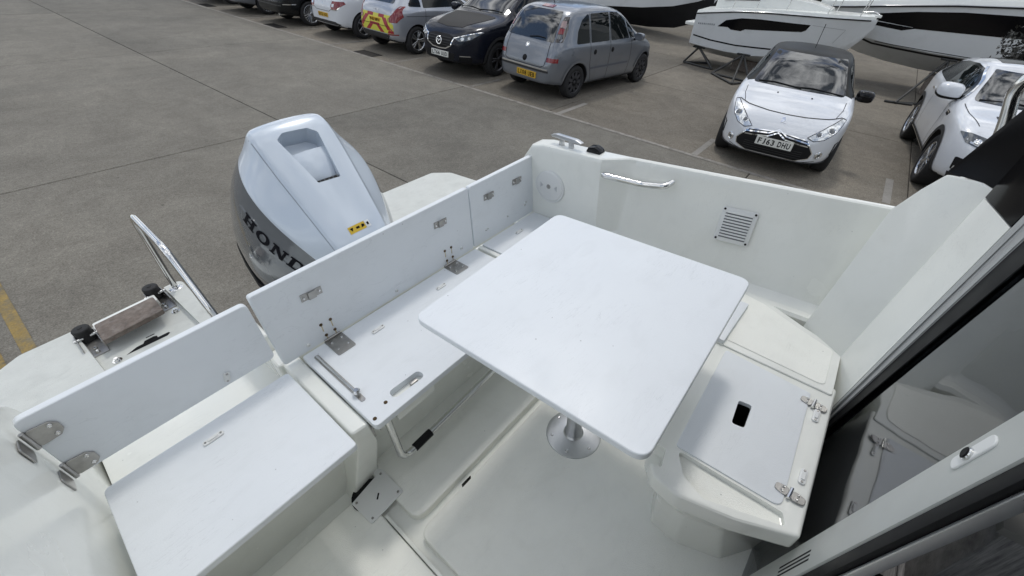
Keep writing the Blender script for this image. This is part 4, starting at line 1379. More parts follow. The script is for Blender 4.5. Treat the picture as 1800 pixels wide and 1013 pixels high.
class Car:
    def __init__(self, name, label, cat, loc, head, spec, mpaint, group=None, test2=None, mpaint2=None):
        self.sp = spec
        M = Matrix.Translation((loc[0], loc[1], 0.0)) @ Matrix.Rotation(R(head), 4, 'Z')
        self.t = thing(name, label, cat, M, group)
        self.paint = mpaint
        self.body(test2, mpaint2)

    def section(self, x):
        s = self.sp
        zb, zt, bl, w = smooth_tab(s['zb'], x), smooth_tab(s['zt'], x), smooth_tab(s['belt'], x), smooth_tab(s['w'], x)
        h = max(zt - bl, 0.01)
        k = sstep(0.16, 0.42, h)
        wr = w * s.get('wr', 0.76)
        zm = zb + (bl - zb) * 0.55
        low = [(0, zb), (w * 0.5, zb), (w * 0.86, zb + 0.005), (w * 0.955, zb + 0.06), (w * s.get('wlow', 0.985), zb + 0.16), (w, zm), (w * 0.992, bl - 0.07), (w * 0.975, bl)]
        hood = [(w * 0.955, bl + h * 0.30), (w * 0.91, bl + h * 0.55), (w * 0.82, bl + h * 0.76), (w * 0.62, bl + h * 0.91), (w * 0.32, bl + h * 0.98), (0, zt)]
        hh = h - 0.10
        cab = [(w * 0.955, bl + 0.02), (w * 0.955 + (wr + 0.035 - w * 0.955) * 0.5, bl + 0.02 + (hh - 0.02) * 0.52), (wr + 0.035, bl + hh), (wr - 0.02, bl + h - 0.045), (wr * 0.62, bl + h - 0.012), (0, zt)]
        up = [(a[0] * (1 - k) + b[0] * k, a[1] * (1 - k) + b[1] * k) for a, b in zip(hood, cab)]
        hf = low + up
        return [(x, y, z) for (y, z) in hf] + [(x, -y, z) for (y, z) in hf[::-1][1:-1]]

    def body(self, test2, m2):
        s = self.sp
        xs = s['xs']
        bm = bmesh.new()
        rows = [[bm.verts.new(p) for p in self.section(x)] for x in xs]
        n = len(rows[0])
        for end, dx in ((0, -1), (-1, 1)):
            c = Vector((0, 0, 0))
            for v in rows[end]: c += v.co
            c /= n
            rr = [bm.verts.new((v.co.x + dx * 0.022, v.co.y * 0.80, c.z + (v.co.z - c.z) * 0.78)) for v in rows[end]]
            if end == 0: rows.insert(0, rr)
            else: rows.append(rr)
        for a, b in zip(rows, rows[1:]):
            for k in range(n):
                bm.faces.new((a[k], a[(k + 1) % n], b[(k + 1) % n], b[k]))
        bm.faces.new(rows[0]); bm.faces.new(rows[-1][::-1])
        o = fin(bm, 'body', self.paint, self.t, True, 60)
        # solid body kept for projecting panels
        md = o.modifiers.new('s', 'SUBSURF'); md.levels = 2
        dg = bpy.context.evaluated_depsgraph_get(); dg.update()
        tmp = bpy.data.meshes.new_from_object(o.evaluated_get(dg))
        b2 = bmesh.new(); b2.from_mesh(tmp)
        self.bvh = BVHTree.FromBMesh(b2)
        b2.free(); bpy.data.meshes.remove(tmp)
        o.modifiers.clear()
        cut = []
        r, wb = s['r'], s['wb']
        for sx in (-1, 1):
            c = bm_lathe([(0, -1.2), (r + s.get('gap', 0.055), -1.2), (r + s.get('gap', 0.055), -s['tr'] + 0.30), (0, -s['tr'] + 0.30)], 40)
            bmesh.ops.transform(c, matrix=Matrix.Translation((sx * wb / 2, 0, r)) @ Matrix.Rotation(R(90), 4, 'X'), verts=c.verts)
            cut.append(fin(c, 'cut', None, None, False))
            c = bm_lathe([(0, 1.2), (r + s.get('gap', 0.055), 1.2), (r + s.get('gap', 0.055), s['tr'] - 0.30), (0, s['tr'] - 0.30)], 40)
            bmesh.ops.transform(c, matrix=Matrix.Translation((sx * wb / 2, 0, r)) @ Matrix.Rotation(R(90), 4, 'X'), verts=c.verts)
            cut.append(fin(c, 'cut', None, None, False))
        boolean(o, cut, 'DIFFERENCE', 2)
        me = o.data
        me.materials.clear()
        me.materials.append(self.paint)
        me.materials.append(m2 or SEAM)
        me.materials.append(SEAM)
        for p in me.polygons:
            p.use_smooth = True
            c = p.center
            mi = 0
            inw = abs(abs(c.x) - wb / 2) < r + s.get('gap', 0.055) + 0.002 and c.z < 2 * r + 0.1
            if inw and ((abs(c.x) - wb / 2) ** 2 + (c.z - r) ** 2) < (r + s.get('gap', 0.055) + 0.004) ** 2 and (abs(c.y) < s['tr'] - 0.25 or abs(p.normal.y) < 0.5): mi = 2
            elif p.normal.z < -0.75 and c.z < 0.35: mi = 2
            elif test2 and test2(c): mi = 1
            p.material_index = mi
        me.set_sharp_from_angle(angle=R(42))
        self.b = o

    def cast(self, kind, u, v):
        if kind == 'F': o, d = Vector((6, u, v)), Vector((-1, 0, 0))
        elif kind == 'B': o, d = Vector((-6, u, v)), Vector((1, 0, 0))
        elif kind == 'L': o, d = Vector((u, 4, v)), Vector((0, -1, 0))
        elif kind == 'R': o, d = Vector((u, -4, v)), Vector((0, 1, 0))
        else: o, d = Vector((u, v, 5)), Vector((0, 0, -1))
        h = self.bvh.ray_cast(o, d)
        if h[0] is None:
            # slide towards the body centre until something is hit
            for k in range(1, 40):
                f = k * 0.01
                if kind in 'FB': o2 = Vector((o.x, u * (1 - f), v - (v - 0.6) * f * 0.5))
                elif kind in 'LR': o2 = Vector((u * (1 - f * 0.3), o.y, v - (v - 0.6) * f * 0.5))
                else: o2 = Vector((u * (1 - f), v * (1 - f), 5))
                h = self.bvh.ray_cast(o2, d)
                if h[0] is not None: break
        if h[0] is None: return None, None
        n = h[1]
        if n.dot(d) > 0: n = -n
        return h[0], n

    def patch(self, name, kind, poly, m, off=0.004, step=0.06, parent=None, rr=0.0, rim=0.012, both=False):
        """panel cut to a 2D outline and laid on the body, with a return edge so that it has thickness"""
        if both:
            a = self.patch(name, 'L', poly, m, off, step, parent, rr, rim)
            b = self.patch(name, 'R', poly, m, off, step, parent, rr, rim)
            return a, b
        pl = rounded(poly, rr, 4) if rr > 0 else [Vector(p) for p in poly]
        bm = bmesh.new()
        bm.faces.new([bm.verts.new((p[0], p[1], 0)) for p in pl])
        for ax in (0, 1):
            lo, hi = min(p[ax] for p in pl), max(p[ax] for p in pl)
            k = int((hi - lo) / step)
            for i in range(1, k + 1):
                c = [0, 0, 0]; c[ax] = lo + i * (hi - lo) / (k + 1)
                nn = [0, 0, 0]; nn[ax] = 1
                bmesh.ops.bisect_plane(bm, geom=list(bm.verts) + list(bm.edges) + list(bm.faces), plane_co=c, plane_no=nn, dist=1e-6)
        nrm = {}
        for v in bm.verts:
            p, nn = self.cast(kind, v.co.x, v.co.y)
            if p is None: p, nn = Vector((0, 0, 0.5)), Vector((0, 0, 1))
            nrm[v] = nn
            v.co = p + nn * off
        be = [e for e in bm.edges if len(e.link_faces) == 1]
        cache = {}
        for e in be:
            q = []
            for v in e.verts:
                if v not in cache:
                    cache[v] = bm.verts.new(v.co - nrm[v] * (off + rim))
                q.append(cache[v])
            try: bm.faces.new((e.verts[0], e.verts[1], q[1], q[0]))
            except ValueError: pass
        return fin(bm, name, m, parent or self.t, True, 40)

    def line(self, name, kind, pts, w, m, off=0.0025, parent=None, step=0.04, both=False):
        """thin strip along a polyline laid on the body"""
        if both:
            self.line(name, 'L', pts, w, m, off, parent, step); return self.line(name, 'R', pts, w, m, off, parent, step)
        P = []
        for a, b in zip(pts, pts[1:]):
            a, b = Vector(a), Vector(b)
            k = max(1, int((b - a).length / step))
            P += [a + (b - a) * i / k for i in range(k)]
        P.append(Vector(pts[-1]))
        bm = bmesh.new()
        rows = []
        for i, p in enumerate(P):
            t = (P[min(i + 1, len(P) - 1)] - P[max(i - 1, 0)]).normalized()
            nn = Vector((-t.y, t.x)) * w / 2
            row = []
            for q in (p - nn, p + nn):
                h, hn = self.cast(kind, q.x, q.y)
                if h is None: row = None; break
                row.append(bm.verts.new(h + hn * off))
            if row: rows.append(row)
        for a, b in zip(rows, rows[1:]):
            bm.faces.new((a[0], a[1], b[1], b[0]))
        return fin(bm, name, m, parent or self.t, True, 60)

    def wheels(self, mrim, spokes=5, width=0.05, split=False, cap=None, skip=()):
        s = self.sp
        r, wb, tr, tw = s['r'], s['wb'], s['tr'], s.get('tw', 0.205)
        ri = r * s.get('ri', 0.68)
        tme = rme = None
        for (ix, sx) in enumerate((1, -1)):
            for side in (1, -1):
                M = Matrix.Translation((sx * wb / 2, side * tr, r)) @ Matrix.Rotation(R(-90 * side), 4, 'X')
                if tme is None:
                    h = tw / 2
                    b = bm_lathe([(ri * 0.96, -h * 0.8), (ri, -h * 0.9), (ri + 0.02, -h), (r - 0.03, -h), (r - 0.008, -h * 0.86), (r, -h * 0.6), (r, h * 0.6), (r - 0.008, h * 0.86), (r - 0.03, h), (ri + 0.02, h), (ri, h * 0.9), (ri * 0.96, h * 0.8)], 40)
                    bmesh.ops.recalc_face_normals(b, faces=b.faces)
                    tme = bpy.data.meshes.new('wheel'); b.to_mesh(tme); b.free(); tme.materials.append(TYRE)
                    tme.polygons.foreach_set('use_smooth', [True] * len(tme.polygons)); tme.set_sharp_from_angle(angle=R(50))
                    b = bm_lathe([(ri * 0.99, h * 0.3), (ri * 0.99, h * 0.92), (ri * 0.95, h * 0.95), (ri * 0.90, h * 0.80), (ri * 0.88, h * 0.2)], 40)
                    for k in range(spokes):
                        a = 2 * math.pi * k / spokes
                        for da in ((-0.16, 0.16) if split else (0,)):
                            q = bm_prism([(ri * 0.14, -width * 0.5 * (0.7 if split else 1.15)), (ri * 0.93, -width * 0.5 * (0.6 if split else 0.8)), (ri * 0.93, width * 0.5 * (0.6 if split else 0.8)), (ri * 0.14, width * 0.5 * (0.7 if split else 1.15))], h * 0.55, h * 0.88, 0.004, 1)
                            bmesh.ops.transform(q, matrix=Matrix.Rotation(a + da, 4, 'Z'), verts=q.verts)
                            merge(b, q)
                    merge(b, bm_lathe([(0, h * 0.95), (ri * 0.12, h * 0.95), (ri * 0.18, h * 0.85), (ri * 0.20, h * 0.4)], 20))
                    bmesh.ops.recalc_face_normals(b, faces=b.faces)
                    rme = bpy.data.meshes.new('rim'); b.to_mesh(rme); b.free(); rme.materials.append(mrim)
                    b = bm_lathe([(0, -h * 0.3), (ri * 0.98, -h * 0.3), (ri * 0.98, h * 0.1), (ri * 0.62, h * 0.12), (ri * 0.60, h * 0.25), (0, h * 0.25)], 32)
                    dme = bpy.data.meshes.new('brake_disc'); b.to_mesh(dme); b.free(); dme.materials.append(HUBD)
                w = link('wheel', tme, None, self.t)
                w.matrix_local = M
                for nm, md in (('rim', rme), ('brake_disc', dme)):
                    q = link(nm, md, None, w)

    def plate(self, end, y, z, txt, m, wid=0.52, ht=0.111, tilt=0, off=0.012):
        p, n = self.cast('F' if end > 0 else 'B', y, z)
        M = frame(p + Vector((end * off, 0, 0)), (0, end, 0), (-math.sin(R(tilt)) * end, 0, math.cos(R(tilt))))
        o = prism('number_plate', rounded(rect(-wid / 2, wid / 2, -ht / 2, ht / 2), 0.008), -0.02, 0.004, m, self.t, 0.001, 1, M)
        adv = [0.55 if ch in ' ' else (0.62 if ch in 'I1' else (1.08 if ch == 'W' else 0.96)) for ch in txt]
        tot = sum(adv)
        cell = wid * 0.90 / tot
        x = -wid * 0.45
        for ch, ad in zip(txt, adv):
            if ch != ' ':
                me = text_mesh(ch, ht * 0.98, 0.0005)
                xs = [v.co.x for v in me.vertices]; ys = [v.co.y for v in me.vertices]
                sx = min(cell * ad * 0.80 / (max(xs) - min(xs)), 1.0)
                sy = ht * 0.70 / (max(ys) - min(ys))
                me.transform(Matrix.Translation((-(max(xs) + min(xs)) / 2, -(max(ys) + min(ys)) / 2, 0)))
                me.transform(M @ Matrix.Translation((x + cell * ad / 2, 0, 0.0047)) @ Matrix.Diagonal((sx, sy, 1, 1)))
                link('registration_character', me, LETTER, o)
            x += cell * ad
        return o

    def mirror(self, x, y, z, m, mcap=None, sc=1.0, sides=(1, -1)):
        for side in sides:
            bm = bmesh.new()
            bmesh.ops.create_icosphere(bm, subdivisions=3, radius=1.0)
            for v in bm.verts:
                q = v.co.copy()
                q = Vector([math.copysign(abs(c) ** 0.62, c) for c in q])
                q.x = max(q.x, -0.6)
                fx = 0.5 + 0.5 * q.x
                v.co = Vector((q.x * 0.10 * sc, q.y * 0.115 * sc * (1 - 0.15 * fx), (q.z * (0.078 if q.z > 0 else 0.072)) * sc))
                v.co += Vector((x, side * (y + 0.115 * sc), z + 0.02))
            bmesh.ops.bisect_plane(bm, geom=list(bm.verts) + list(bm.edges) + list(bm.faces), plane_co=(x, 0, z - 0.005), plane_no=(0.25, 0, 1), dist=1e-6)
            o = fin(bm, 'wing_mirror', m, self.t, True, 45)
            if mcap:
                for p in o.data.polygons:
                    pass
                o.data.materials.append(mcap)
                for p in o.data.polygons:
                    if (p.center.z - z + 0.005) + 0.25 * (p.center.x - x) < 0: p.material_index = 1
            st = bm_tube([(x, side * (y - 0.06), z - 0.06), (x, side * (y + 0.06), z - 0.015)], 0.022, 8)
            fin(st, 'mirror_stalk', BLACKP, o)

    def wiper(self, end, pts, off=0.014):
        P = []
        for (y, z) in pts:
            p, n = self.cast('F' if end > 0 else 'B', y, z)
            P.append(p + n * off)
        return tube('wiper', P, 0.009, BLACKP, self.t, 0, 6)


def mk(L, parts):
    pass


# ---- outlines (x forward, origin midway between the axles)
def spec_ds3():
    return dict(wb=2.464, r=0.315, tr=0.735, tw=0.205, gap=0.045, wr=0.70,
                xs=[-1.93, -1.86, -1.74, -1.55, -1.35, -1.1, -0.8, -0.5, -0.2, 0.1, 0.35, 0.6, 0.8, 0.95, 1.1, 1.25, 1.42, 1.6, 1.76, 1.88, 1.96],
                zt=[(-1.93, 0.78), (-1.86, 0.98), (-1.72, 1.16), (-1.45, 1.37), (-1.0, 1.445), (-0.4, 1.465), (0.1, 1.43), (0.40, 1.30), (0.75, 1.10), (0.98, 0.985), (1.3, 0.93), (1.6, 0.84), (1.80, 0.74), (1.90, 0.64), (1.96, 0.56)],
                belt=[(-1.93, 0.72), (-1.7, 0.93), (-1.0, 0.97), (0.4, 0.93), (1.0, 0.885), (1.5, 0.78), (1.8, 0.66), (1.96, 0.50)],
                w=[(-1.93, 0.60), (-1.86, 0.69), (-1.7, 0.775), (-1.3, 0.845), (-0.5, 0.855), (0.8, 0.855), (1.25, 0.85), (1.55, 0.80), (1.76, 0.71), (1.88, 0.60), (1.96, 0.47)],
                zb=[(-1.93, 0.32), (-1.7, 0.25), (-1.2, 0.19), (1.2, 0.19), (1.7, 0.20), (1.96, 0.24)])


def ds3_front(car):
    c = car
    # windscreen and glasshouse
    c.patch('windscreen', 'F', [(-0.66, 1.005), (-0.52, 1.395), (0.52, 1.395), (0.66, 1.005)], CAR_GLASS, 0.005, 0.07, None, 0.03)
    c.patch('side_window', 'L', [(-0.95, 1.01), (-0.90, 1.33), (-0.2, 1.385), (0.22, 1.31), (0.62, 1.03)], SIDE_GLASS, 0.004, 0.08, None, 0.03)
    c.patch('side_window', 'R', [(-0.95, 1.01), (-0.90, 1.33), (-0.2, 1.385), (0.22, 1.31), (0.62, 1.03)], SIDE_GLASS, 0.004, 0.08, None, 0.03)
    c.wiper(1, [(0.62, 1.01), (0.2, 1.035), (-0.05, 1.02)])
    c.wiper(1, [(0.05, 1.015), (-0.35, 1.035), (-0.58, 1.02)])
    # bonnet seam, nozzles, badge
    c.line('bonnet_seam', 'F', [(-0.70, 0.85), (-0.55, 0.822), (-0.25, 0.80), (0, 0.795), (0.25, 0.80), (0.55, 0.822), (0.70, 0.85)], 0.008, SEAM)
    c.line('bonnet_seam', 'T', [(1.55, 0.62), (1.3, 0.68), (1.0, 0.70)], 0.008, SEAM)
    c.line('bonnet_seam', 'T', [(1.55, -0.62), (1.3, -0.68), (1.0, -0.70)], 0.008, SEAM)
    for y in (-0.24, 0.24):
        p, n = c.cast('T', 1.14, y)
        fin(bm_box(p + Vector((0, 0, 0.004)), (0.03, 0.022, 0.014), 0.004, 1), 'washer_jet', BLACKP, c.t)
    for pl in ([(-0.035, 0.705), (-0.035, 0.755), (0.0, 0.765), (0.018, 0.735), (-0.005, 0.715)], [(0.005, 0.700), (0.035, 0.705), (0.035, 0.735), (0.020, 0.725)]):
        c.patch('bonnet_badge', 'F', pl, CHROME, 0.006, 0.05)
    # headlamps
    for sgn in (1, -1):
        pl = [(0.375 * sgn, 0.600), (0.47 * sgn, 0.570), (0.59 * sgn, 0.605), (0.70 * sgn, 0.70), (0.755 * sgn, 0.83), (0.71 * sgn, 0.845), (0.56 * sgn, 0.745)]
        if sgn < 0: pl = pl[::-1]
        h = c.patch('headlight', 'F', pl, LENS, 0.005, 0.05, None, 0.012)
        for (yy, zz, rr) in [(0.632, 0.715, 0.052), (0.500, 0.655, 0.040)]:
            p, n = c.cast('F', yy * sgn, zz)
            M = Matrix.Translation(p + n * 0.006) @ n.to_track_quat('Z', 'Y').to_matrix().to_4x4()
            lathe('lamp_ring', [(rr, 0), (rr, 0.004), (rr * 0.86, 0.003), (rr * 0.8, 0)], CHROME, h, 22, M)
            lathe('projector', [(0, 0.004), (rr * 0.5, 0.003), (rr * 0.72, 0.0)], LENSD, h, 20, M)
        c.line('lamp_edge', 'F', [(a, b) for a, b in pl] + [pl[0]], 0.008, BLACKP, 0.006, h)
    # grille mouth with chrome chevrons
    mouth = [(-0.40, 0.565), (-0.52, 0.41), (-0.50, 0.33), (-0.34, 0.27), (0.34, 0.27), (0.50, 0.33), (0.52, 0.41), (0.40, 0.565), (0.0, 0.60)]
    g = c.patch('grille', 'F', mouth, BLACKP, 0.005, 0.06, None, 0.03)
    c.line('grille_surround', 'F', mouth + [mouth[0]], 0.012, CHROME, 0.009, g)
    for dz in (0.0, -0.037):
        c.line('chrome_chevron', 'F', [(-0.43, 0.532 + dz), (-0.12, 0.560 + dz), (0, 0.618 + dz), (0.12, 0.560 + dz), (0.43, 0.532 + dz)], 0.015, CHROME, 0.016, g)
    for k in range(4):
        z = 0.315 + k * 0.03
        c.line('grille_slat', 'F', [(-0.40, z), (0.40, z)], 0.007, CLAD, 0.012, g)
    # fog lamps and light blades
    for sgn in (1, -1):
        p, n = c.cast('F', 0.61 * sgn, 0.385)
        M = Matrix.Translation(p + n * 0.002) @ n.to_track_quat('Z', 'Y').to_matrix().to_4x4()
        f = lathe('fog_lamp', [(0, 0.010), (0.028, 0.010), (0.034, 0.006), (0.048, 0.012), (0.056, 0.008), (0.058, 0)], CHROME, c.t, 24, M)
        lathe('fog_lens', [(0, 0.014), (0.020, 0.013), (0.027, 0.0105)], LENSD, f, 18, M)
        c.patch('light_blade', 'L' if sgn > 0 else 'R', [(1.60, 0.36), (1.635, 0.36), (1.655, 0.53), (1.60, 0.545), (1.56, 0.555), (1.565, 0.53), (1.615, 0.52)], BLACKP, 0.004, 0.06)
    c.line('bumper_crease', 'F', [(-0.60, 0.29), (-0.35, 0.245), (0.35, 0.245), (0.60, 0.29)], 0.008, SEAM)
    c.patch('bumper_lip', 'F', [(-0.80, 0.262), (0.80, 0.262), (0.80, 0.195), (-0.80, 0.195)], CLAD, 0.02, 0.07, None, 0.0, 0.03)
    c.line('door_seam', 'L', [(0.55, 0.98), (0.60, 0.6), (0.45, 0.26)], 0.008, SEAM, both=True)
    c.line('door_seam', 'L', [(-0.62, 1.0), (-0.68, 0.6), (-0.55, 0.3)], 0.008, SEAM, both=True)
    c.patch('door_handle', 'L', [(-0.52, 0.84), (-0.36, 0.845), (-0.36, 0.875), (-0.52, 0.87)], BLACKP, 0.02, 0.08, None, 0.008, both=True)


GROUP = 'cars parked along the bay line'
P_ROOF = mat('roof_black', (0.010, 0.0105, 0.009), 0.38, spec=0.12)
ds3 = Car('hatchback_car', 'white hatchback with black roof parked nose on, plate FJ63 DHU', 'car', (9.32, 1.27), 188.6, spec_ds3(), P_WHITE, GROUP,
          lambda c: (c.z > 1.0 and -1.6 < c.x < 0.85 and abs(c.y) > 0.3) or (c.z > 1.36), P_ROOF)
ds3_front(ds3)
ds3.wheels(RIM_S, 5, 0.06)
ds3.plate(1, 0.0, 0.452, 'FJ63 DHU', PLW, 0.50, 0.112, 6, 0.03)
ds3.mirror(0.60, 0.80, 1.00, BLACKG, None, 1.1, (1,))
tube('aerial', [(-0.25, 0.0, 1.46), (-0.52, 0.0, 1.78)], 0.005, BLACKP, ds3.t)

# ---- the same model seen from behind
wds = Car('hatchback_car', 'white hatchback seen from behind between the black estate and chevron car', 'car', (9.30, 13.12), 1.0, spec_ds3(), P_WHITE, GROUP,
          lambda c: (c.z > 1.0 and -1.6 < c.x < 0.85 and abs(c.y) > 0.3) or (c.z > 1.36), P_ROOF)
wds.patch('windscreen', 'F', [(-0.66, 1.005), (-0.52, 1.395), (0.52, 1.395), (0.66, 1.005)], CAR_GLASS, 0.005, 0.09, None, 0.03)
wds.patch('rear_window', 'B', [(-0.54, 1.07), (0.54, 1.07), (0.46, 1.34), (-0.46, 1.34)], CAR_GLASS, 0.005, 0.09, None, 0.03)
for sgn in (1, -1):
    pl = [(0.40 * sgn, 0.79), (0.42 * sgn, 0.70), (0.60 * sgn, 0.695), (0.70 * sgn, 0.78), (0.765 * sgn, 0.85), (0.74 * sgn, 0.90), (0.44 * sgn, 0.89)]
    if sgn > 0: pl = pl[::-1]
    h = wds.patch('tail_light', 'B', pl, RED, 0.006, 0.06, None, 0.015)
    wds.patch('reversing_lens', 'B', [(0.44 * sgn, 0.76), (0.53 * sgn, 0.76), (0.53 * sgn, 0.83), (0.44 * sgn, 0.83)][::-sgn], LENS, 0.010, 0.06, h, 0.01)
    wds.line('lamp_chrome', 'B', [(0.42 * sgn, 0.700), (0.60 * sgn, 0.695), (0.70 * sgn, 0.775)], 0.018, CHROME, 0.010, h)
wds.line('tailgate_seam', 'B', [(-0.42, 0.70), (-0.30, 0.645), (0.30, 0.645), (0.42, 0.70)], 0.010, SEAM)
for pl in ([(-0.012, 0.80), (0.006, 0.80), (0.012, 0.85), (-0.006, 0.855)], [(-0.04, 0.742), (0.04, 0.742), (0.04, 0.75), (-0.04, 0.75)]):
    wds.patch('tailgate_badge', 'B', pl, CHROME, 0.005, 0.05)
wds.patch('rear_valance', 'B', [(-0.66, 0.36), (-0.52, 0.42), (0.52, 0.42), (0.66, 0.36), (0.5, 0.28), (-0.5, 0.28)], CLAD, 0.008, 0.07)
wds.wheels(RIM_S, 5, 0.06)
wds.plate(-1, 0.0, 0.545, 'EK12 AXD', PLY, 0.46, 0.10, -4, 0.012)

# ---- compact silver people carrier, seen from behind
mer = Car('people_carrier', 'silver grey people carrier seen from behind with yellow plate LX08 UEB', 'car', (9.56, 5.80), -4.0,
          dict(wb=2.63, r=0.315, tr=0.725, tw=0.195, gap=0.05, wr=0.74,
               xs=[-2.02, -1.94, -1.82, -1.65, -1.45, -1.2, -0.9, -0.6, -0.3, 0.0, 0.3, 0.55, 0.8, 1.0, 1.2, 1.4, 1.6, 1.78, 1.92, 2.0],
               zt=[(-2.02, 0.68), (-1.96, 0.98), (-1.86, 1.12), (-1.72, 1.36), (-1.58, 1.52), (-1.35, 1.595), (-0.8, 1.625), (-0.2, 1.615), (0.2, 1.55), (0.6, 1.37), (1.0, 1.13), (1.25, 1.01), (1.6, 0.92), (1.85, 0.78), (2.0, 0.62)],
               belt=[(-2.02, 0.62), (-1.9, 0.90), (-1.6, 0.98), (-0.5, 0.97), (0.8, 0.93), (1.3, 0.87), (1.7, 0.76), (2.0, 0.55)],
               w=[(-2.02, 0.66), (-1.94, 0.735), (-1.8, 0.79), (-1.4, 0.84), (-0.5, 0.845), (1.0, 0.845), (1.5, 0.80), (1.8, 0.70), (2.0, 0.52)],
               zb=[(-2.02, 0.30), (-1.7, 0.24), (-1.2, 0.20), (1.2, 0.20), (1.7, 0.21), (2.0, 0.26)]), P_SILV, GROUP)
mer.patch('rear_window', 'B', [(-0.60, 1.04), (0.60, 1.04), (0.565, 1.16), (0.50, 1.44), (0.44, 1.515), (-0.44, 1.515), (-0.50, 1.44), (-0.565, 1.16)], CAR_GLASS, 0.005, 0.07, None, 0.03)
for sgn, k in ((1, 'L'), (-1, 'R')):
    pl = [(0.615 * sgn, 1.05), (0.725 * sgn, 1.05), (0.69 * sgn, 1.25), (0.625 * sgn, 1.45), (0.555 * sgn, 1.44), (0.585 * sgn, 1.25)]
    if sgn > 0: pl = pl[::-1]
    h = mer.patch('tail_light', 'B', pl, mat('smoked_lamp', (0.035, 0.028, 0.028), 0.1, coat=0.8), 0.006, 0.07, None, 0.01)
    for z0, z1, m_ in [(1.10, 1.17, LENSD), (1.18, 1.27, RED), (1.28, 1.38, mat('lamp_pink', (0.36, 0.26, 0.25), 0.15, coat=0.8))]:
        f = lambda z: 0.655 - (z - 1.05) * 0.19
        mer.patch('lamp_segment', 'B', [((f(z0) - 0.035) * sgn, z0), ((f(z0) + 0.045) * sgn, z0), ((f(z1) + 0.04) * sgn, z1), ((f(z1) - 0.03) * sgn, z1)][::-sgn], m_, 0.010, 0.07, h, 0.01)
    mer.patch('reflector', 'B', [(0.56 * sgn, 0.71), (0.755 * sgn, 0.71), (0.755 * sgn, 0.785), (0.56 * sgn, 0.785)][::-sgn], RED, 0.005, 0.06)
    # side glazing
    mer.patch('quarter_window', k, [(-1.40, 1.01), (-1.34, 1.22), (-1.20, 1.40), (-1.03, 1.485), (-0.98, 1.485), (-0.98, 1.01)], SIDE_GLASS, 0.004, 0.08, None, 0.03)
    mer.patch('side_window', k, [(-0.92, 1.01), (-0.92, 1.495), (-0.30, 1.505), (-0.27, 1.01)], SIDE_GLASS, 0.004, 0.08, None, 0.025)
    mer.patch('side_window', k, [(-0.20, 1.01), (-0.23, 1.505), (0.05, 1.49), (0.34, 1.36), (0.52, 1.01)], SIDE_GLASS, 0.004, 0.08, None, 0.025)
    mer.patch('side_window', k, [(0.57, 1.01), (0.42, 1.33), (0.62, 1.22), (0.88, 1.01)], SIDE_GLASS, 0.004, 0.08, None, 0.02)
    for xa in (-0.78, -0.14):
        p, n = mer.cast(k, xa, 0.84)
        lathe('door_handle', [(0, 0.012), (0.03, 0.014), (0.045, 0.008), (0.05, 0)], BLACKP, mer.t, 20, Matrix.Translation(p) @ n.to_track_quat('Z', 'Y').to_matrix().to_4x4())
    mer.line('door_seam', k, [(-0.95, 1.5), (-0.955, 0.95), (-0.92, 0.62), (-0.82, 0.36), (-0.80, 0.26)], 0.010, SEAM)
    mer.line('door_seam', k, [(-0.245, 1.5), (-0.235, 0.95), (-0.23, 0.27)], 0.010, SEAM)
    mer.line('door_seam', k, [(0.60, 0.98), (0.63, 0.6), (0.58, 0.27)], 0.010, SEAM)
    mer.line('rubbing_strip', k, [(-0.90, 0.545), (0.56, 0.545)], 0.035, mat('strip_grey', (0.10, 0.11, 0.13), 0.5), 0.010)
    mer.line('sill_seam', k, [(-0.86, 0.27), (0.86, 0.27)], 0.012, SEAM)
    # arch lips
    for cx in (-1.315, 1.315):
        mer.line('arch_lip', k, [(cx + 0.40 * math.cos(R(a)), 0.315 + 0.40 * math.sin(R(a))) for a in range(10, 175, 8)], 0.05, P_SILV, 0.014)
mer.patch('filler_flap', 'R', [(-1.52, 0.80), (-1.36, 0.80), (-1.36, 0.94), (-1.52, 0.94)], P_SILV, 0.005, 0.06, None, 0.03)
mer.line('tailgate_seam', 'B', [(-0.54, 1.04), (-0.555, 0.80), (-0.53, 0.64), (-0.44, 0.60), (0.44, 0.60), (0.53, 0.64), (0.555, 0.80), (0.54, 1.04)], 0.012, SEAM)
mer.patch('bumper_strip', 'B', [(-0.62, 0.585), (0.62, 0.585), (0.62, 0.56), (-0.62, 0.56)], CHROME, 0.010, 0.08)
mer.patch('bumper_strip', 'B', [(-0.64, 0.555), (0.64, 0.555), (0.64, 0.52), (-0.64, 0.52)], CLAD, 0.012, 0.08)
p, n = mer.cast('B', 0.0, 0.70)
lathe('tailgate_handle', [(0, 0.016), (0.04, 0.014), (0.055, 0.006), (0.058, 0)], BLACKP, mer.t, 22, Matrix.Translation(p) @ n.to_track_quat('Z', 'Y').to_matrix().to_4x4())
p, n = mer.cast('B', 0.0, 0.925)
MM = Matrix.Translation(p) @ n.to_track_quat('Z', 'Y').to_matrix().to_4x4()
lathe('round_badge', [(0.036, 0.004), (0.044, 0.006), (0.048, 0.002), (0.048, 0)], CHROME, mer.t, 24, MM)
fin(bm_box((0, 0, 0.003), (0.045, 0.05, 0.005), 0.002, 1, None), 'badge_emblem', CHROME, mer.t).matrix_local = MM
mer.patch('high_brake_light', 'B', [(-0.14, 1.545), (0.14, 1.545), (0.14, 1.575), (-0.14, 1.575)], RED, 0.01, 0.08)
mer.wiper(-1, [(0.0, 1.06), (-0.2, 1.09), (-0.38, 1.085)])
mer.wheels(mat('steel_wheel', (0.055, 0.055, 0.06), 0.5, 0.5), 9, 0.075)
mer.plate(-1, -0.10, 0.435, 'LX08 UEB', PLY, 0.52, 0.115, -3, 0.012)
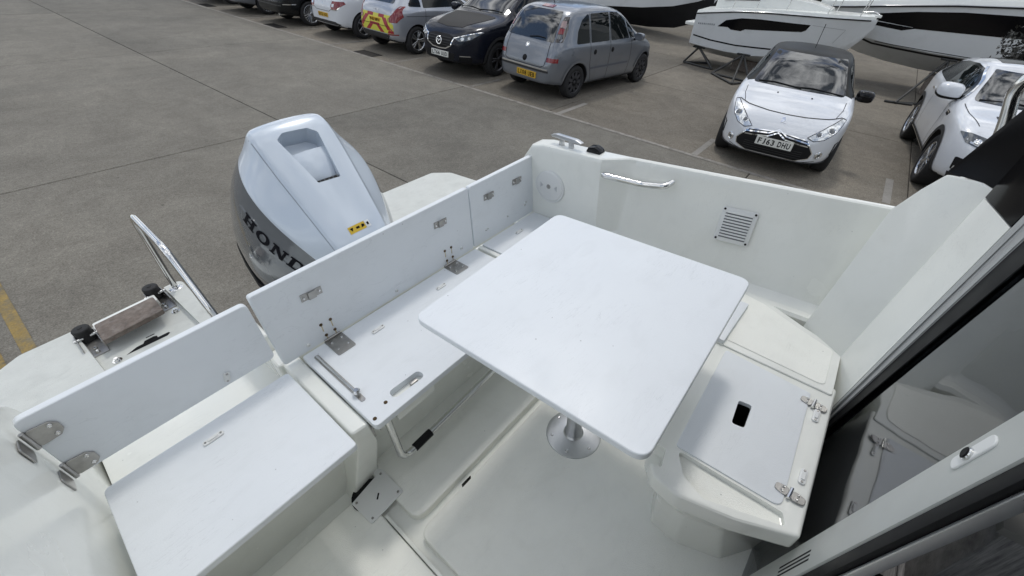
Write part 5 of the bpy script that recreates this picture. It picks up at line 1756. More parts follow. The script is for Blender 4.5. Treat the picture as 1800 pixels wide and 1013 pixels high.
tube('aerial', [(-1.25, 0.0, 1.60), (-1.42, 0.0, 1.80)], 0.006, BLACKP, mer.t)
mer.patch('windscreen', 'F', [(-0.66, 1.10), (-0.56, 1.50), (0.56, 1.50), (0.66, 1.10)], CAR_GLASS, 0.005, 0.09, None, 0.03)
mer.mirror(0.72, 0.83, 1.02, P_SILV, None, 0.95)

# ---- white sport utility vehicle
suv = Car('sport_utility_vehicle', 'white sport utility vehicle with dark side windows at the right edge', 'car', (10.44, -1.60), 187.0,
          dict(wb=2.66, r=0.365, tr=0.80, tw=0.235, gap=0.065, wr=0.70, ri=0.70,
               xs=[-2.12, -2.04, -1.92, -1.7, -1.45, -1.2, -0.9, -0.6, -0.3, 0.0, 0.25, 0.5, 0.75, 0.95, 1.15, 1.4, 1.65, 1.85, 2.02, 2.14, 2.22],
               zt=[(-2.12, 0.85), (-2.02, 1.08), (-1.85, 1.32), (-1.6, 1.48), (-1.1, 1.545), (-0.4, 1.615), (0.05, 1.60), (0.4, 1.48), (0.72, 1.30), (1.0, 1.155), (1.3, 1.11), (1.7, 1.07), (1.98, 1.00), (2.12, 0.89), (2.22, 0.76)],
               belt=[(-2.12, 0.80), (-1.9, 1.10), (-1.2, 1.13), (0.0, 1.07), (1.0, 1.01), (1.6, 0.98), (2.0, 0.90), (2.22, 0.70)],
               w=[(-2.12, 0.70), (-2.02, 0.80), (-1.85, 0.90), (-1.4, 0.95), (-0.5, 0.935), (0.6, 0.935), (1.4, 0.955), (1.75, 0.94), (2.0, 0.87), (2.12, 0.80), (2.22, 0.68)],
               zb=[(-2.12, 0.42), (-1.7, 0.32), (-1.2, 0.26), (1.2, 0.26), (1.7, 0.28), (2.22, 0.36)]), P_WHITE, GROUP)
for k in 'LR':
    suv.patch('side_glazing', k, [(-1.62, 1.19), (-1.50, 1.38), (-1.0, 1.455), (-0.3, 1.505), (0.08, 1.49), (0.38, 1.37), (0.78, 1.13), (0.60, 1.10)], BLACKG, 0.004, 0.08, None, 0.02)
    suv.patch('side_window', k, [(-0.52, 1.16), (-0.56, 1.44), (-0.25, 1.475), (0.06, 1.46), (0.34, 1.35), (0.62, 1.14)], SIDE_GLASS, 0.008, 0.08, None, 0.02)
    suv.line('window_trim', k, [(0.80, 1.12), (0.40, 1.385), (0.08, 1.51)], 0.022, CHROME, 0.010)
    for cx in (-1.33, 1.33):
        suv.line('arch_cladding', k, [(cx + 0.452 * math.cos(R(a)), 0.365 + 0.452 * math.sin(R(a))) for a in range(-8, 190, 6)], 0.07, CLAD, 0.010)
    suv.patch('sill_cladding', k, [(-0.90, 0.27), (0.90, 0.27), (0.86, 0.40), (-0.86, 0.40)], CLAD, 0.010, 0.09)
    suv.line('sill_trim', k, [(-0.86, 0.36), (0.86, 0.36)], 0.018, CHROME, 0.014)
    suv.line('door_seam', k, [(0.62, 1.08), (0.68, 0.8), (0.62, 0.42)], 0.010, SEAM)
    suv.line('door_seam', k, [(-0.62, 1.12), (-0.66, 0.8), (-0.60, 0.42)], 0.010, SEAM)
    for xa in (-0.55, -0.95):
        suv.patch('door_handle', k, [(xa, 0.985), (xa + 0.17, 0.985), (xa + 0.17, 1.015), (xa, 1.015)], CHROME, 0.022, 0.08, None, 0.008)
    suv.patch('wing_vent', k, [(0.86, 0.93), (1.02, 0.93), (1.06, 0.985), (0.86, 0.985)], BLACKP, 0.006, 0.06, None, 0.008)
    suv.line('wing_vent_trim', k, [(0.87, 0.972), (1.05, 0.972)], 0.014, CHROME, 0.010)
suv.patch('windscreen', 'F', [(-0.74, 1.16), (-0.58, 1.51), (0.58, 1.51), (0.74, 1.16)], CAR_GLASS, 0.005, 0.07, None, 0.03)
suv.patch('glass_roof', 'T', [(-0.05, -0.50), (-0.05, 0.50), (-1.45, 0.52), (-1.45, -0.52)], BLACKG, 0.005, 0.09, None, 0.05)
suv.line('bonnet_seam', 'T', [(1.85, 0.72), (1.4, 0.80), (0.98, 0.82)], 0.010, SEAM)
suv.line('bonnet_seam', 'T', [(1.85, -0.72), (1.4, -0.80), (0.98, -0.82)], 0.010, SEAM)
for y in (-0.42, 0.42):
    suv.patch('bonnet_vent', 'T', [(1.42, y - 0.10), (1.52, y - 0.10), (1.52, y + 0.10), (1.42, y + 0.10)], BLACKP, 0.004, 0.08, None, 0.01)
for sgn in (1, -1):
    pl = [(0.42 * sgn, 0.86), (0.60 * sgn, 0.80), (0.80 * sgn, 0.84), (0.885 * sgn, 0.93), (0.78 * sgn, 0.945), (0.42 * sgn, 0.90)]
    if sgn < 0: pl = pl[::-1]
    h = suv.patch('headlight', 'F', pl, LENSD, 0.006, 0.06, None, 0.01)
    suv.line('daytime_lamp', 'F', [(0.46 * sgn, 0.868), (0.61 * sgn, 0.825), (0.76 * sgn, 0.855)], 0.02, LENS, 0.010, h)
    for yy in (0.56, 0.69):
        p, n = suv.cast('F', yy * sgn, 0.872)
        lathe('projector', [(0, 0.008), (0.025, 0.006), (0.036, 0.010), (0.044, 0.0)], CHROME, h, 20, Matrix.Translation(p + n * 0.007) @ n.to_track_quat('Z', 'Y').to_matrix().to_4x4())
    pl = [(0.52 * sgn, 0.50), (0.78 * sgn, 0.50), (0.80 * sgn, 0.66), (0.60 * sgn, 0.66)]
    if sgn < 0: pl = pl[::-1]
    h = suv.patch('bumper_intake', 'F', pl, BLACKP, 0.006, 0.06, None, 0.02)
    suv.line('fog_lamp', 'F', [(0.55 * sgn, 0.535), (0.76 * sgn, 0.535)], 0.04, LENS, 0.016, h)
suv.patch('grille', 'F', [(-0.40, 0.80), (0.40, 0.80), (0.38, 0.90), (-0.38, 0.90)], BLACKP, 0.006, 0.06, None, 0.02)
suv.patch('lower_bumper', 'F', [(-0.78, 0.46), (0.78, 0.46), (0.74, 0.34), (-0.74, 0.34)], CLAD, 0.010, 0.07)
suv.wiper(1, [(-0.68, 1.17), (-0.3, 1.20), (0.0, 1.18)])
suv.wheels(RIM_S, 5, 0.045, True)
suv.mirror(0.62, 0.83, 1.17, P_WHITE, BLACKP, 1.5)

# ---- midnight crossover with the matt bonnet cover
cx5 = Car('crossover_car', 'dark navy crossover with matt black bonnet cover, plate LT66 UUD', 'car', (9.52, 8.16), 182.0,
          dict(wb=2.70, r=0.355, tr=0.79, tw=0.225, gap=0.06, wr=0.73, ri=0.68,
               xs=[-2.2, -2.1, -1.95, -1.7, -1.4, -1.1, -0.8, -0.5, -0.2, 0.1, 0.35, 0.6, 0.85, 1.05, 1.3, 1.55, 1.8, 2.0, 2.15, 2.26, 2.33],
               zt=[(-2.2, 0.9), (-2.08, 1.15), (-1.9, 1.38), (-1.65, 1.58), (-1.2, 1.67), (-0.4, 1.70), (0.05, 1.67), (0.4, 1.53), (0.8, 1.31), (1.1, 1.15), (1.5, 1.09), (1.85, 1.03), (2.05, 0.97), (2.22, 0.86), (2.33, 0.74)],
               belt=[(-2.2, 0.85), (-1.9, 1.10), (-1.0, 1.10), (0.2, 1.05), (1.1, 1.02), (1.7, 0.95), (2.05, 0.86), (2.33, 0.66)],
               w=[(-2.2, 0.70), (-2.08, 0.80), (-1.9, 0.88), (-1.4, 0.92), (0.6, 0.92), (1.4, 0.925), (1.8, 0.89), (2.05, 0.79), (2.2, 0.66), (2.33, 0.50)],
               zb=[(-2.2, 0.42), (-1.7, 0.30), (-1.2, 0.25), (1.3, 0.25), (1.9, 0.26), (2.33, 0.32)]), P_NAVY, GROUP)
cx5.patch('windscreen', 'F', [(-0.74, 1.19), (-0.60, 1.60), (0.60, 1.60), (0.74, 1.19)], CAR_GLASS, 0.005, 0.07, None, 0.03)
cx5.patch('bonnet_cover', 'T', [(1.15, -0.62), (1.15, 0.62), (1.55, 0.56), (2.02, 0.40), (2.08, 0.0), (2.02, -0.40), (1.55, -0.56)], mat('matt_vinyl', (0.020, 0.019, 0.018), 0.75, bump=0.15, bscale=200), 0.006, 0.08, None, 0.05)
for sgn in (1, -1):
    pl = [(0.40 * sgn, 0.775), (0.55 * sgn, 0.735), (0.72 * sgn, 0.78), (0.86 * sgn, 0.92), (0.80 * sgn, 0.925), (0.60 * sgn, 0.845)]
    if sgn < 0: pl = pl[::-1]
    h = cx5.patch('headlight', 'F', pl, LENSD, 0.006, 0.05, None, 0.008)
    cx5.line('lamp_chrome', 'F', [(0.40 * sgn, 0.78), (0.60 * sgn, 0.85), (0.84 * sgn, 0.925)], 0.012, CHROME, 0.010, h)
    for yy, zz, rr in ((0.585, 0.785, 0.04), (0.695, 0.81, 0.032)):
        p, n = cx5.cast('F', yy * sgn, zz)
        lathe('projector', [(0, 0.008), (rr * 0.6, 0.006), (rr * 0.8, 0.010), (rr, 0.0)], LENS, h, 20, Matrix.Translation(p + n * 0.007) @ n.to_track_quat('Z', 'Y').to_matrix().to_4x4())
    cx5.line('fog_bar', 'F', [(0.55 * sgn, 0.46), (0.72 * sgn, 0.46)], 0.014, CHROME, 0.008)
    cx5.patch('fog_recess', 'F', [(0.52 * sgn, 0.33), (0.72 * sgn, 0.33), (0.74 * sgn, 0.44), (0.54 * sgn, 0.44)][::sgn], BLACKP, 0.005, 0.06)
gp = [(-0.40, 0.79), (-0.33, 0.62), (-0.20, 0.57), (0.20, 0.57), (0.33, 0.62), (0.40, 0.79), (0.2, 0.83), (-0.2, 0.83)]
g = cx5.patch('grille', 'F', gp, BLACKP, 0.006, 0.06, None, 0.03)
cx5.line('grille_surround', 'F', [(-0.40, 0.79), (-0.35, 0.64), (-0.20, 0.57), (0, 0.555), (0.20, 0.57), (0.35, 0.64), (0.40, 0.79)], 0.022, CHROME, 0.012, g)
for k in range(4):
    cx5.line('grille_slat', 'F', [(-0.33, 0.635 + k * 0.045), (0.33, 0.635 + k * 0.045)], 0.014, CLAD, 0.014, g)
p, n = cx5.cast('F', 0, 0.70)
MM = Matrix.Translation(p + n * 0.016) @ frame((0, 0, 0), (0, 1, 0), (-0.15, 0, 1))
lathe('emblem_ring', [(0.062, 0), (0.068, 0.008), (0.080, 0.008), (0.084, 0)], CHROME, g, 28, MM)
prism('emblem_wing', [(-0.066, 0.02), (-0.02, 0.0), (0, -0.03), (0.02, 0.0), (0.066, 0.02), (0.02, 0.022), (0, -0.008), (-0.02, 0.022)], 0, 0.008, CHROME, g, 0.002, 1, MM)
for k in 'LR':
    cx5.patch('side_window', k, [(-1.2, 1.14), (-1.15, 1.50), (-0.4, 1.57), (0.05, 1.55), (0.35, 1.44), (0.80, 1.17)], SIDE_GLASS, 0.004, 0.09, None, 0.02)
    for cx in (-1.35, 1.35):
        cx5.line('arch_cladding', k, [(cx + 0.437 * math.cos(R(a)), 0.355 + 0.437 * math.sin(R(a))) for a in range(-5, 190, 8)], 0.06, CLAD, 0.010)
cx5.patch('lower_grille', 'F', [(-0.46, 0.50), (0.46, 0.50), (0.42, 0.36), (-0.42, 0.36)], BLACKP, 0.004, 0.08, None, 0.02)
cx5.wiper(1, [(-0.70, 1.20), (-0.3, 1.225), (0.0, 1.20)])
cx5.wiper(1, [(0.0, 1.205), (0.35, 1.225), (0.6, 1.21)])
cx5.wheels(mat('alloy_gunmetal', (0.10, 0.10, 0.11), 0.3, 0.8), 5, 0.05, True)
cx5.plate(1, 0.02, 0.455, 'LT66 UUD', PLW, 0.52, 0.112, 3, 0.02)
cx5.mirror(0.78, 0.88, 1.14, P_NAVY, None, 1.1)

# ---- silver hatchback with hazard chevrons
fie = Car('hatchback_car', 'silver hatchback with red and yellow hazard chevrons across its tailgate', 'car', (9.36, 10.78), 0.0,
          dict(wb=2.49, r=0.318, tr=0.74, tw=0.205, gap=0.05, wr=0.70, ri=0.72,
               xs=[-1.92, -1.85, -1.74, -1.58, -1.4, -1.15, -0.9, -0.6, -0.3, 0.0, 0.3, 0.55, 0.8, 1.0, 1.2, 1.45, 1.65, 1.82, 1.94, 2.0],
               zt=[(-1.92, 0.72), (-1.84, 0.98), (-1.70, 1.12), (-1.45, 1.35), (-1.2, 1.43), (-0.6, 1.48), (-0.1, 1.48), (0.25, 1.39), (0.7, 1.15), (1.05, 0.99), (1.45, 0.91), (1.75, 0.80), (2.0, 0.58)],
               belt=[(-1.92, 0.66), (-1.75, 0.94), (-1.0, 0.97), (0.2, 0.92), (1.0, 0.88), (1.5, 0.78), (2.0, 0.52)],
               w=[(-1.92, 0.62), (-1.84, 0.70), (-1.7, 0.78), (-1.3, 0.85), (0.8, 0.85), (1.4, 0.82), (1.75, 0.70), (2.0, 0.5)],
               zb=[(-1.92, 0.34), (-1.7, 0.26), (-1.2, 0.20), (1.2, 0.20), (2.0, 0.25)]), P_SILV2, GROUP)
HY = mat('hazard_yellow', (0.60, 0.58, 0.06), 0.4)
HR = mat('hazard_red', (0.33, 0.015, 0.025), 0.4)
fie.patch('rear_window', 'B', [(-0.52, 1.10), (0.52, 1.10), (0.45, 1.33), (-0.45, 1.33)], CAR_GLASS, 0.005, 0.09, None, 0.03)
chev = fie.patch('hazard_panel', 'B', [(-0.66, 0.48), (0.66, 0.48), (0.66, 0.66), (0.56, 0.86), (-0.56, 0.86), (-0.66, 0.66)], HY, 0.005, 0.07)
for pl in ([(-0.34, 0.86), (-0.12, 0.86), (-0.12, 0.79), (-0.34, 0.79)], [(0.10, 0.86), (0.34, 0.86), (0.34, 0.79), (0.10, 0.79)], [(-0.42, 0.80), (-0.26, 0.80), (-0.50, 0.55), (-0.64, 0.55)], [(0.42, 0.80), (0.26, 0.80), (0.50, 0.55), (0.64, 0.55)],
           [(-0.20, 0.665), (0.20, 0.665), (0.20, 0.61), (-0.20, 0.61)], [(-0.22, 0.61), (-0.07, 0.61), (-0.22, 0.485), (-0.38, 0.485)], [(0.22, 0.61), (0.07, 0.61), (0.22, 0.485), (0.38, 0.485)], [(-0.66, 0.545), (-0.54, 0.545), (-0.50, 0.485), (-0.66, 0.485)], [(0.66, 0.545), (0.54, 0.545), (0.50, 0.485), (0.66, 0.485)]):
    fie.patch('red_chevron', 'B', pl, HR, 0.0065, 0.07, chev, 0, 0.002)
for sgn in (1, -1):
    pl = [(0.52 * sgn, 0.80), (0.55 * sgn, 0.72), (0.72 * sgn, 0.72), (0.79 * sgn, 0.85), (0.745 * sgn, 1.06), (0.70 * sgn, 1.06), (0.62 * sgn, 0.90)]
    if sgn > 0: pl = pl[::-1]
    h = fie.patch('tail_light', 'B', pl, RED, 0.010, 0.06, None, 0.015)
    fie.patch('rear_reflector', 'B', [(0.50 * sgn, 0.445), (0.73 * sgn, 0.45), (0.73 * sgn, 0.475), (0.50 * sgn, 0.475)][::-sgn], RED, 0.006, 0.06)
fie.patch('rear_valance', 'B', [(-0.58, 0.46), (0.58, 0.46), (0.46, 0.30), (-0.46, 0.30)], CLAD, 0.006, 0.07, None, 0.04)
fie.line('tailgate_seam', 'B', [(-0.50, 0.80), (-0.50, 0.63), (0.50, 0.63), (0.50, 0.80)], 0.010, SEAM, 0.008)
fie.patch('tailgate_badge', 'B', [(-0.075, 0.915), (0.075, 0.915), (0.075, 0.955), (-0.075, 0.955)], CHROME, 0.008, 0.06, None, 0.02)
fie.plate(-1, 0.0, 0.725, 'P40 NPH', PLY, 0.42, 0.10, -6, 0.014)
for k in 'LR':
    fie.patch('side_window', k, [(-1.0, 1.02), (-0.95, 1.33), (-0.3, 1.40), (0.1, 1.36), (0.62, 1.02)], SIDE_GLASS, 0.004, 0.09, None, 0.03)
    fie.patch('quarter_window', k, [(-1.45, 1.06), (-1.30, 1.22), (-1.06, 1.31), (-1.06, 1.04)], SIDE_GLASS, 0.004, 0.09, None, 0.03)
    for j in range(4):
        fie.patch('side_lettering', k, [(-1.40 + j * 0.08, 1.085), (-1.35 + j * 0.08, 1.085), (-1.35 + j * 0.08, 1.13), (-1.40 + j * 0.08, 1.13)], LETTER, 0.007, 0.1)
    fie.line('shoulder_crease', k, [(-1.55, 0.86), (-0.6, 0.84), (0.8, 0.80)], 0.010, SEAM)
    fie.line('door_seam', k, [(-0.95, 1.0), (-0.98, 0.6), (-0.85, 0.3)], 0.010, SEAM)
fie.patch('windscreen', 'F', [(-0.64, 1.02), (-0.52, 1.40), (0.52, 1.40), (0.64, 1.02)], CAR_GLASS, 0.005, 0.09, None, 0.03)
fie.wheels(RIM_S, 5, 0.055, True)

# ---- black estate, silver saloon and dark car at the far end of the row
def spec_est():
    return dict(wb=2.76, r=0.325, tr=0.755, tw=0.225, gap=0.05, wr=0.72, ri=0.74,
                xs=[-2.25, -2.17, -2.05, -1.85, -1.6, -1.3, -1.0, -0.6, -0.2, 0.1, 0.4, 0.7, 0.95, 1.2, 1.5, 1.8, 2.0, 2.14, 2.22],
                zt=[(-2.25, 0.66), (-2.16, 0.95), (-2.0, 1.12), (-1.8, 1.33), (-1.5, 1.39), (-0.6, 1.43), (-0.1, 1.42), (0.3, 1.28), (0.75, 1.04), (1.1, 0.97), (1.7, 0.86), (2.0, 0.76), (2.22, 0.56)],
                belt=[(-2.25, 0.62), (-2.0, 0.90), (-1.0, 0.93), (0.7, 0.90), (1.5, 0.80), (2.22, 0.52)],
                w=[(-2.25, 0.66), (-2.15, 0.75), (-2.0, 0.82), (-1.5, 0.87), (1.2, 0.87), (1.7, 0.82), (2.0, 0.72), (2.22, 0.5)],
                zb=[(-2.25, 0.34), (-1.9, 0.26), (-1.3, 0.20), (1.3, 0.20), (2.22, 0.25)])


for (nm, lb, loc, hd, mp, rm, ns) in [('estate_car', 'black estate car with many spoked silver wheel at the top edge', (9.22, 15.52), 0.0, P_BLACK, RIM_S, 10),
                                      ('saloon_car', 'silver saloon car cut off by the top edge left of the black estate', (9.05, 17.95), 0.0, P_SILV, RIM_S, 7),
                                      ('dark_car', 'dark car at the far top left end of the parked row', (9.0, 20.45), 0.0, P_NAVY, RIM_S, 5)]:
    c = Car(nm, lb, 'car', loc, hd, spec_est(), mp, GROUP)
    c.patch('rear_window', 'B', [(-0.54, 1.06), (0.54, 1.06), (0.46, 1.30), (-0.46, 1.30)], CAR_GLASS, 0.005, 0.1, None, 0.03)
    for sgn, k in ((1, 'L'), (-1, 'R')):
        c.patch('tail_light', 'B', [(0.50 * sgn, 0.74), (0.80 * sgn, 0.74), (0.79 * sgn, 0.86), (0.52 * sgn, 0.88)][::-sgn], RED, 0.006, 0.08, None, 0.02)
        c.patch('side_window', k, [(-1.8, 1.02), (-1.6, 1.25), (-0.3, 1.34), (0.1, 1.26), (0.55, 0.97)], SIDE_GLASS, 0.004, 0.1, None, 0.03)
        c.line('bumper_strip', k, [(-2.16, 0.575), (-1.80, 0.575)], 0.02, CHROME if nm == 'estate_car' else SEAM, 0.005)
        c.line('door_seam', k, [(-0.9, 0.98), (-0.95, 0.3)], 0.01, SEAM)
    c.line('bumper_seam', 'B', [(-0.75, 0.60), (0.75, 0.60)], 0.012, SEAM)
    c.patch('bumper_strip', 'B', [(-0.70, 0.555), (0.70, 0.555), (0.70, 0.53), (-0.70, 0.53)], CLAD if nm != 'estate_car' else mat('strip_dim', (0.05, 0.05, 0.05), 0.3), 0.010, 0.08)
    c.patch('windscreen', 'F', [(-0.66, 1.03), (-0.54, 1.34), (0.54, 1.34), (0.66, 1.03)], CAR_GLASS, 0.005, 0.1, None, 0.03)
    c.wheels(rm, ns, 0.028, True)
    if nm == 'estate_car':
        tube('exhaust', [(-2.22, -0.52, 0.31), (-2.0, -0.52, 0.31)], 0.035, CHROME, c.t)
# ------------------------------------------------------------------ boats standing in the yard
HULLW = mat('hull_white', (0.66, 0.68, 0.685), 0.3, var=0.03, vscale=1.5, coat=0.5, dirt=(0.36, 0.36, 0.34, 0.3), dscale=1.2)
HULLB = mat('antifoul_black', (0.010, 0.010, 0.012), 0.8, var=0.3, vscale=3)
GALV = mat('galvanised_steel', (0.07, 0.07, 0.068), 0.55, 0.6, var=0.3, vscale=9)


def hull_sections(st):
    """st: (s, gunwale half-beam, gunwale z, chine half-beam, chine z, keel z) -> closed rings across the beam"""
    rows = []
    for (s, gb, gz, cb, cz, kz) in st:
        pr = [(gb * 0.97, gz), (gb, gz - 0.02), (gb + (cb - gb) * 0.35, gz + (cz - gz) * 0.35), (gb + (cb - gb) * 0.72, gz + (cz - gz) * 0.72), (cb, cz), (cb * 0.96, cz - 0.02), (cb * 0.5, (cz - 0.02) * 0.5 + kz * 0.5), (0, kz)]
        rows.append([(s, y, z) for (y, z) in pr] + [(s, -y, z) for (y, z) in pr[::-1][1:]])
    return rows


def skin(rows, cap=True):
    bm = bmesh.new()
    R_ = [[bm.verts.new(p) for p in r] for r in rows]
    n = len(R_[0])
    for a, b in zip(R_, R_[1:]):
        for k in range(n - 1):
            bm.faces.new((a[k], a[k + 1], b[k + 1], b[k]))
        bm.faces.new((a[n - 1], a[0], b[0], b[n - 1]))
    if cap:
        bm.faces.new(R_[0]); bm.faces.new(R_[-1][::-1])
    bmesh.ops.remove_doubles(bm, verts=bm.verts, dist=1e-4)
    bmesh.ops.recalc_face_normals(bm, faces=bm.faces)
    return bm


class YardBoat:
    def __init__(self, name, label, org, head, st, mlow=None, zsplit=None):
        self.t = thing(name, label, 'boat', Matrix.Translation(org) @ Matrix.Rotation(R(head), 4, 'Z'), 'boats standing in the yard')
        bm = skin(hull_sections(st))
        bmesh.ops.subdivide_edges(bm, edges=[e for e in bm.edges if e.calc_length() > 0.5], cuts=2, use_grid_fill=True)
        self.h = fin(bm, 'hull', HULLW, self.t, True, 28)
        if mlow:
            self.h.data.materials.append(mlow)
            for p in self.h.data.polygons:
                if p.center.z < zsplit(p.center.x): p.material_index = 1
        b = bmesh.new(); b.from_mesh(self.h.data)
        self.bvh = BVHTree.FromBMesh(b); b.free()

    def cast(self, kind, u, v):
        o, d = (Vector((u, 4, v)), Vector((0, -1, 0))) if kind == 'L' else (Vector((u, -4, v)), Vector((0, 1, 0)))
        h = self.bvh.ray_cast(o, d)
        if h[0] is None: return None, None
        n = h[1]
        if n.dot(d) > 0: n = -n
        return h[0], n
    patch = Car.patch
    line = Car.line


# ---- small cabin boat behind the white hatchback (local x towards the bow, bow to the right of the picture)
st1 = [(0.0, 0.93, 1.32, 0.86, 0.56, 0.30), (0.5, 0.97, 1.40, 0.88, 0.53, 0.27), (1.1, 0.99, 1.49, 0.88, 0.51, 0.25), (1.8, 0.98, 1.55, 0.82, 0.52, 0.25), (2.5, 0.88, 1.58, 0.66, 0.60, 0.30),
       (3.1, 0.69, 1.60, 0.42, 0.75, 0.45), (3.5, 0.50, 1.615, 0.23, 0.92, 0.66), (3.8, 0.31, 1.625, 0.11, 1.10, 0.92), (4.0, 0.15, 1.63, 0.04, 1.30, 1.20), (4.12, 0.04, 1.635, 0.01, 1.50, 1.45)]
b1 = YardBoat('cabin_boat', 'small white cabin boat with black hull window on a stand behind the white hatchback', (15.12, 5.15, 0.0), -90.0, st1)
gun = lambda s, y=1.0, dz=0.0: (s, y * interp([(a[0], a[1]) for a in st1], s), interp([(a[0], a[2]) for a in st1], s) + dz)
# rubbing strake, deck cap, stripes and hull windows
for sg, k in ((1, 'L'), (-1, 'R')):
    tube('rub_rail', [gun(s / 10, sg * 1.005, -0.03) for s in range(0, 42, 2)], 0.016, BLACKP, b1.t, 0, 6)
    b1.line('boot_stripe', k, [(0.06, 0.775), (0.6, 0.72), (1.3, 0.70), (2.3, 0.745), (2.9, 0.84)], 0.035, BLACKP, 0.004, None, 0.08)
    b1.patch('hull_window', k, [(0.68, 1.07), (0.86, 1.24), (1.25, 1.335), (1.7, 1.37), (2.86, 1.385), (2.80, 1.26), (2.72, 1.215), (1.42, 1.10), (1.32, 1.045), (1.05, 1.045), (0.96, 1.09)], BLACKG, 0.006, 0.12)
    b1.line('hull_crease', k, [(2.9, 1.385), (3.6, 1.36), (3.45, 1.05)], 0.010, mat('hull_shade', (0.4, 0.41, 0.42), 0.4), 0.004)
    for j, wd in enumerate((0.03, 0.03, 0.03, 0.03, 0.02, 0.03, 0.03, 0.03, 0.03)):
        b1.patch('hull_lettering', k, [(0.12 + j * 0.055, 1.05 + j * 0.003), (0.12 + j * 0.055 + wd, 1.05 + j * 0.003), (0.12 + j * 0.055 + wd, 1.09 + j * 0.003), (0.12 + j * 0.055, 1.09 + j * 0.003)], mat('hull_letter_grey', (0.25, 0.26, 0.27), 0.4), 0.004, 0.1, None, 0, 0.002)
deck = skin([[(s, y * interp([(a[0], a[1]) for a in st1], s) * f, interp([(a[0], a[2]) for a in st1], s) + dz) for (y, f, dz) in ((-1, .99, -.01), (-1, .96, 0.05), (-1, .78, 0.06), (0, 1, 0.10), (1, .78, 0.06), (1, .96, 0.05), (1, .99, -.01))] for s in (0.0, 0.4, 0.9, 1.5, 2.1, 2.7, 3.2, 3.6, 3.9, 4.08)])
fin(deck, 'deck', GEL, b1.t, True, 30)
cab = skin([[(s, -w, z0), (s, -w * 0.86, z1), (s, 0, z1 + 0.05), (s, w * 0.86, z1), (s, w, z0)] for (s, w, z0, z1) in ((0.35, 0.60, 1.42, 2.10), (0.9, 0.64, 1.5, 2.20), (1.5, 0.64, 1.58, 2.18), (2.1, 0.60, 1.62, 1.86), (2.7, 0.46, 1.65, 1.80), (3.1, 0.28, 1.66, 1.72))])
co = fin(cab, 'coachroof', GEL, b1.t, True, 30)
for sg in (1, -1):
    bx = bmesh.new()
    q = [(0.55, 0.612, 1.66), (1.45, 0.622, 1.74), (1.55, 0.58, 2.02), (0.65, 0.558, 2.04)]
    vs = [bx.verts.new((a, sg * (b + 0.012), c)) for a, b, c in q] + [bx.verts.new((a, sg * (b - 0.02), c)) for a, b, c in q]
    bx.faces.new(vs[:4]); bx.faces.new(vs[4:][::-1])
    for k in range(4): bx.faces.new((vs[k], vs[(k + 1) % 4], vs[4 + (k + 1) % 4], vs[4 + k]))
    fin(bx, 'coachroof_window', BLACKG, co)
    tube('pulpit_rail', [gun(0.9, sg * 0.92, 0.45), gun(2.2, sg * 0.92, 0.45), gun(3.2, sg * 0.90, 0.44), (4.05, sg * 0.10, 2.06)], 0.012, STEEL, b1.t, 0.1, 8)
    for s in (0.9, 1.5, 2.2, 3.1, 3.75):
        g = gun(s, sg * 0.92, 0.04)
        tube('stanchion', [g, (g[0] + 0.06, g[1] * 0.98, g[2] + 0.42)], 0.011, STEEL, b1.t, 0, 8)
fin(bm_box((4.05, 0.0, 1.70), (0.22, 0.10, 0.06), 0.015, 2), 'anchor_roller', GEL, b1.t)
tube('anchor', [(3.75, 0.05, 1.74), (3.98, 0.03, 1.78), (4.12, 0.0, 1.72), (4.02, -0.08, 1.70)], 0.014, STEEL, b1.t, 0.04, 8)
prism('swim_platform', rounded(rect(-0.32, 0.02, -0.80, 0.80), 0.08), 0.98, 1.06, GEL, b1.t, 0.02, 2)

# ---- larger cruiser behind (bow to the left)
st2 = [(-9.0, 1.30, 2.42, 1.15, 1.02, 0.55), (-7.0, 1.34, 2.34, 1.18, 1.02, 0.52), (-5.0, 1.34, 2.24, 1.16, 1.02, 0.50), (-4.0, 1.31, 2.16, 1.10, 1.02, 0.50), (-3.0, 1.24, 2.08, 1.0, 1.02, 0.52), (-2.2, 1.10, 1.98, 0.84, 1.05, 0.58), (-1.5, 0.92, 1.89, 0.64, 1.12, 0.68), (-0.9, 0.66, 1.80, 0.40, 1.22, 0.84), (-0.45, 0.38, 1.74, 0.20, 1.34, 1.02), (-0.15, 0.16, 1.71, 0.07, 1.46, 1.25), (0.0, 0.05, 1.70, 0.02, 1.58, 1.48)]
b2 = YardBoat('cruiser_boat', 'large white cruiser hull with long black window band at the top right', (17.35, 2.75, 0.0), 92.0, st2)
for sg, k in ((1, 'L'), (-1, 'R')):
    b2.patch('hull_window', k, [(-1.35, 1.60), (-1.55, 1.70), (-2.3, 1.83), (-3.2, 1.93), (-5.0, 2.02), (-7.5, 2.05), (-7.5, 1.60), (-4.5, 1.56), (-2.45, 1.475), (-2.2, 1.40), (-1.55, 1.43), (-1.45, 1.52), (-2.4, 1.49), (-2.4, 1.50), (-1.42, 1.545)], BLACKG, 0.006, 0.14)
    b2.line('boot_stripe', k, [(-0.85, 1.20), (-1.3, 1.10), (-1.7, 1.00), (-2.2, 0.985), (-3.2, 0.965), (-6, 0.965)], 0.05, BLACKP, 0.004, None, 0.08)
    b2.line('pin_stripe', k, [(-1.75, 1.065), (-2.4, 1.055), (-6, 1.035)], 0.016, BLACKP, 0.004, None, 0.08)
    g2 = [(a[0], sg * a[1] * 1.01, a[2] - 0.045) for a in st2]
    tube('rub_rail', g2, 0.018, BLACKP, b2.t, 0, 6)
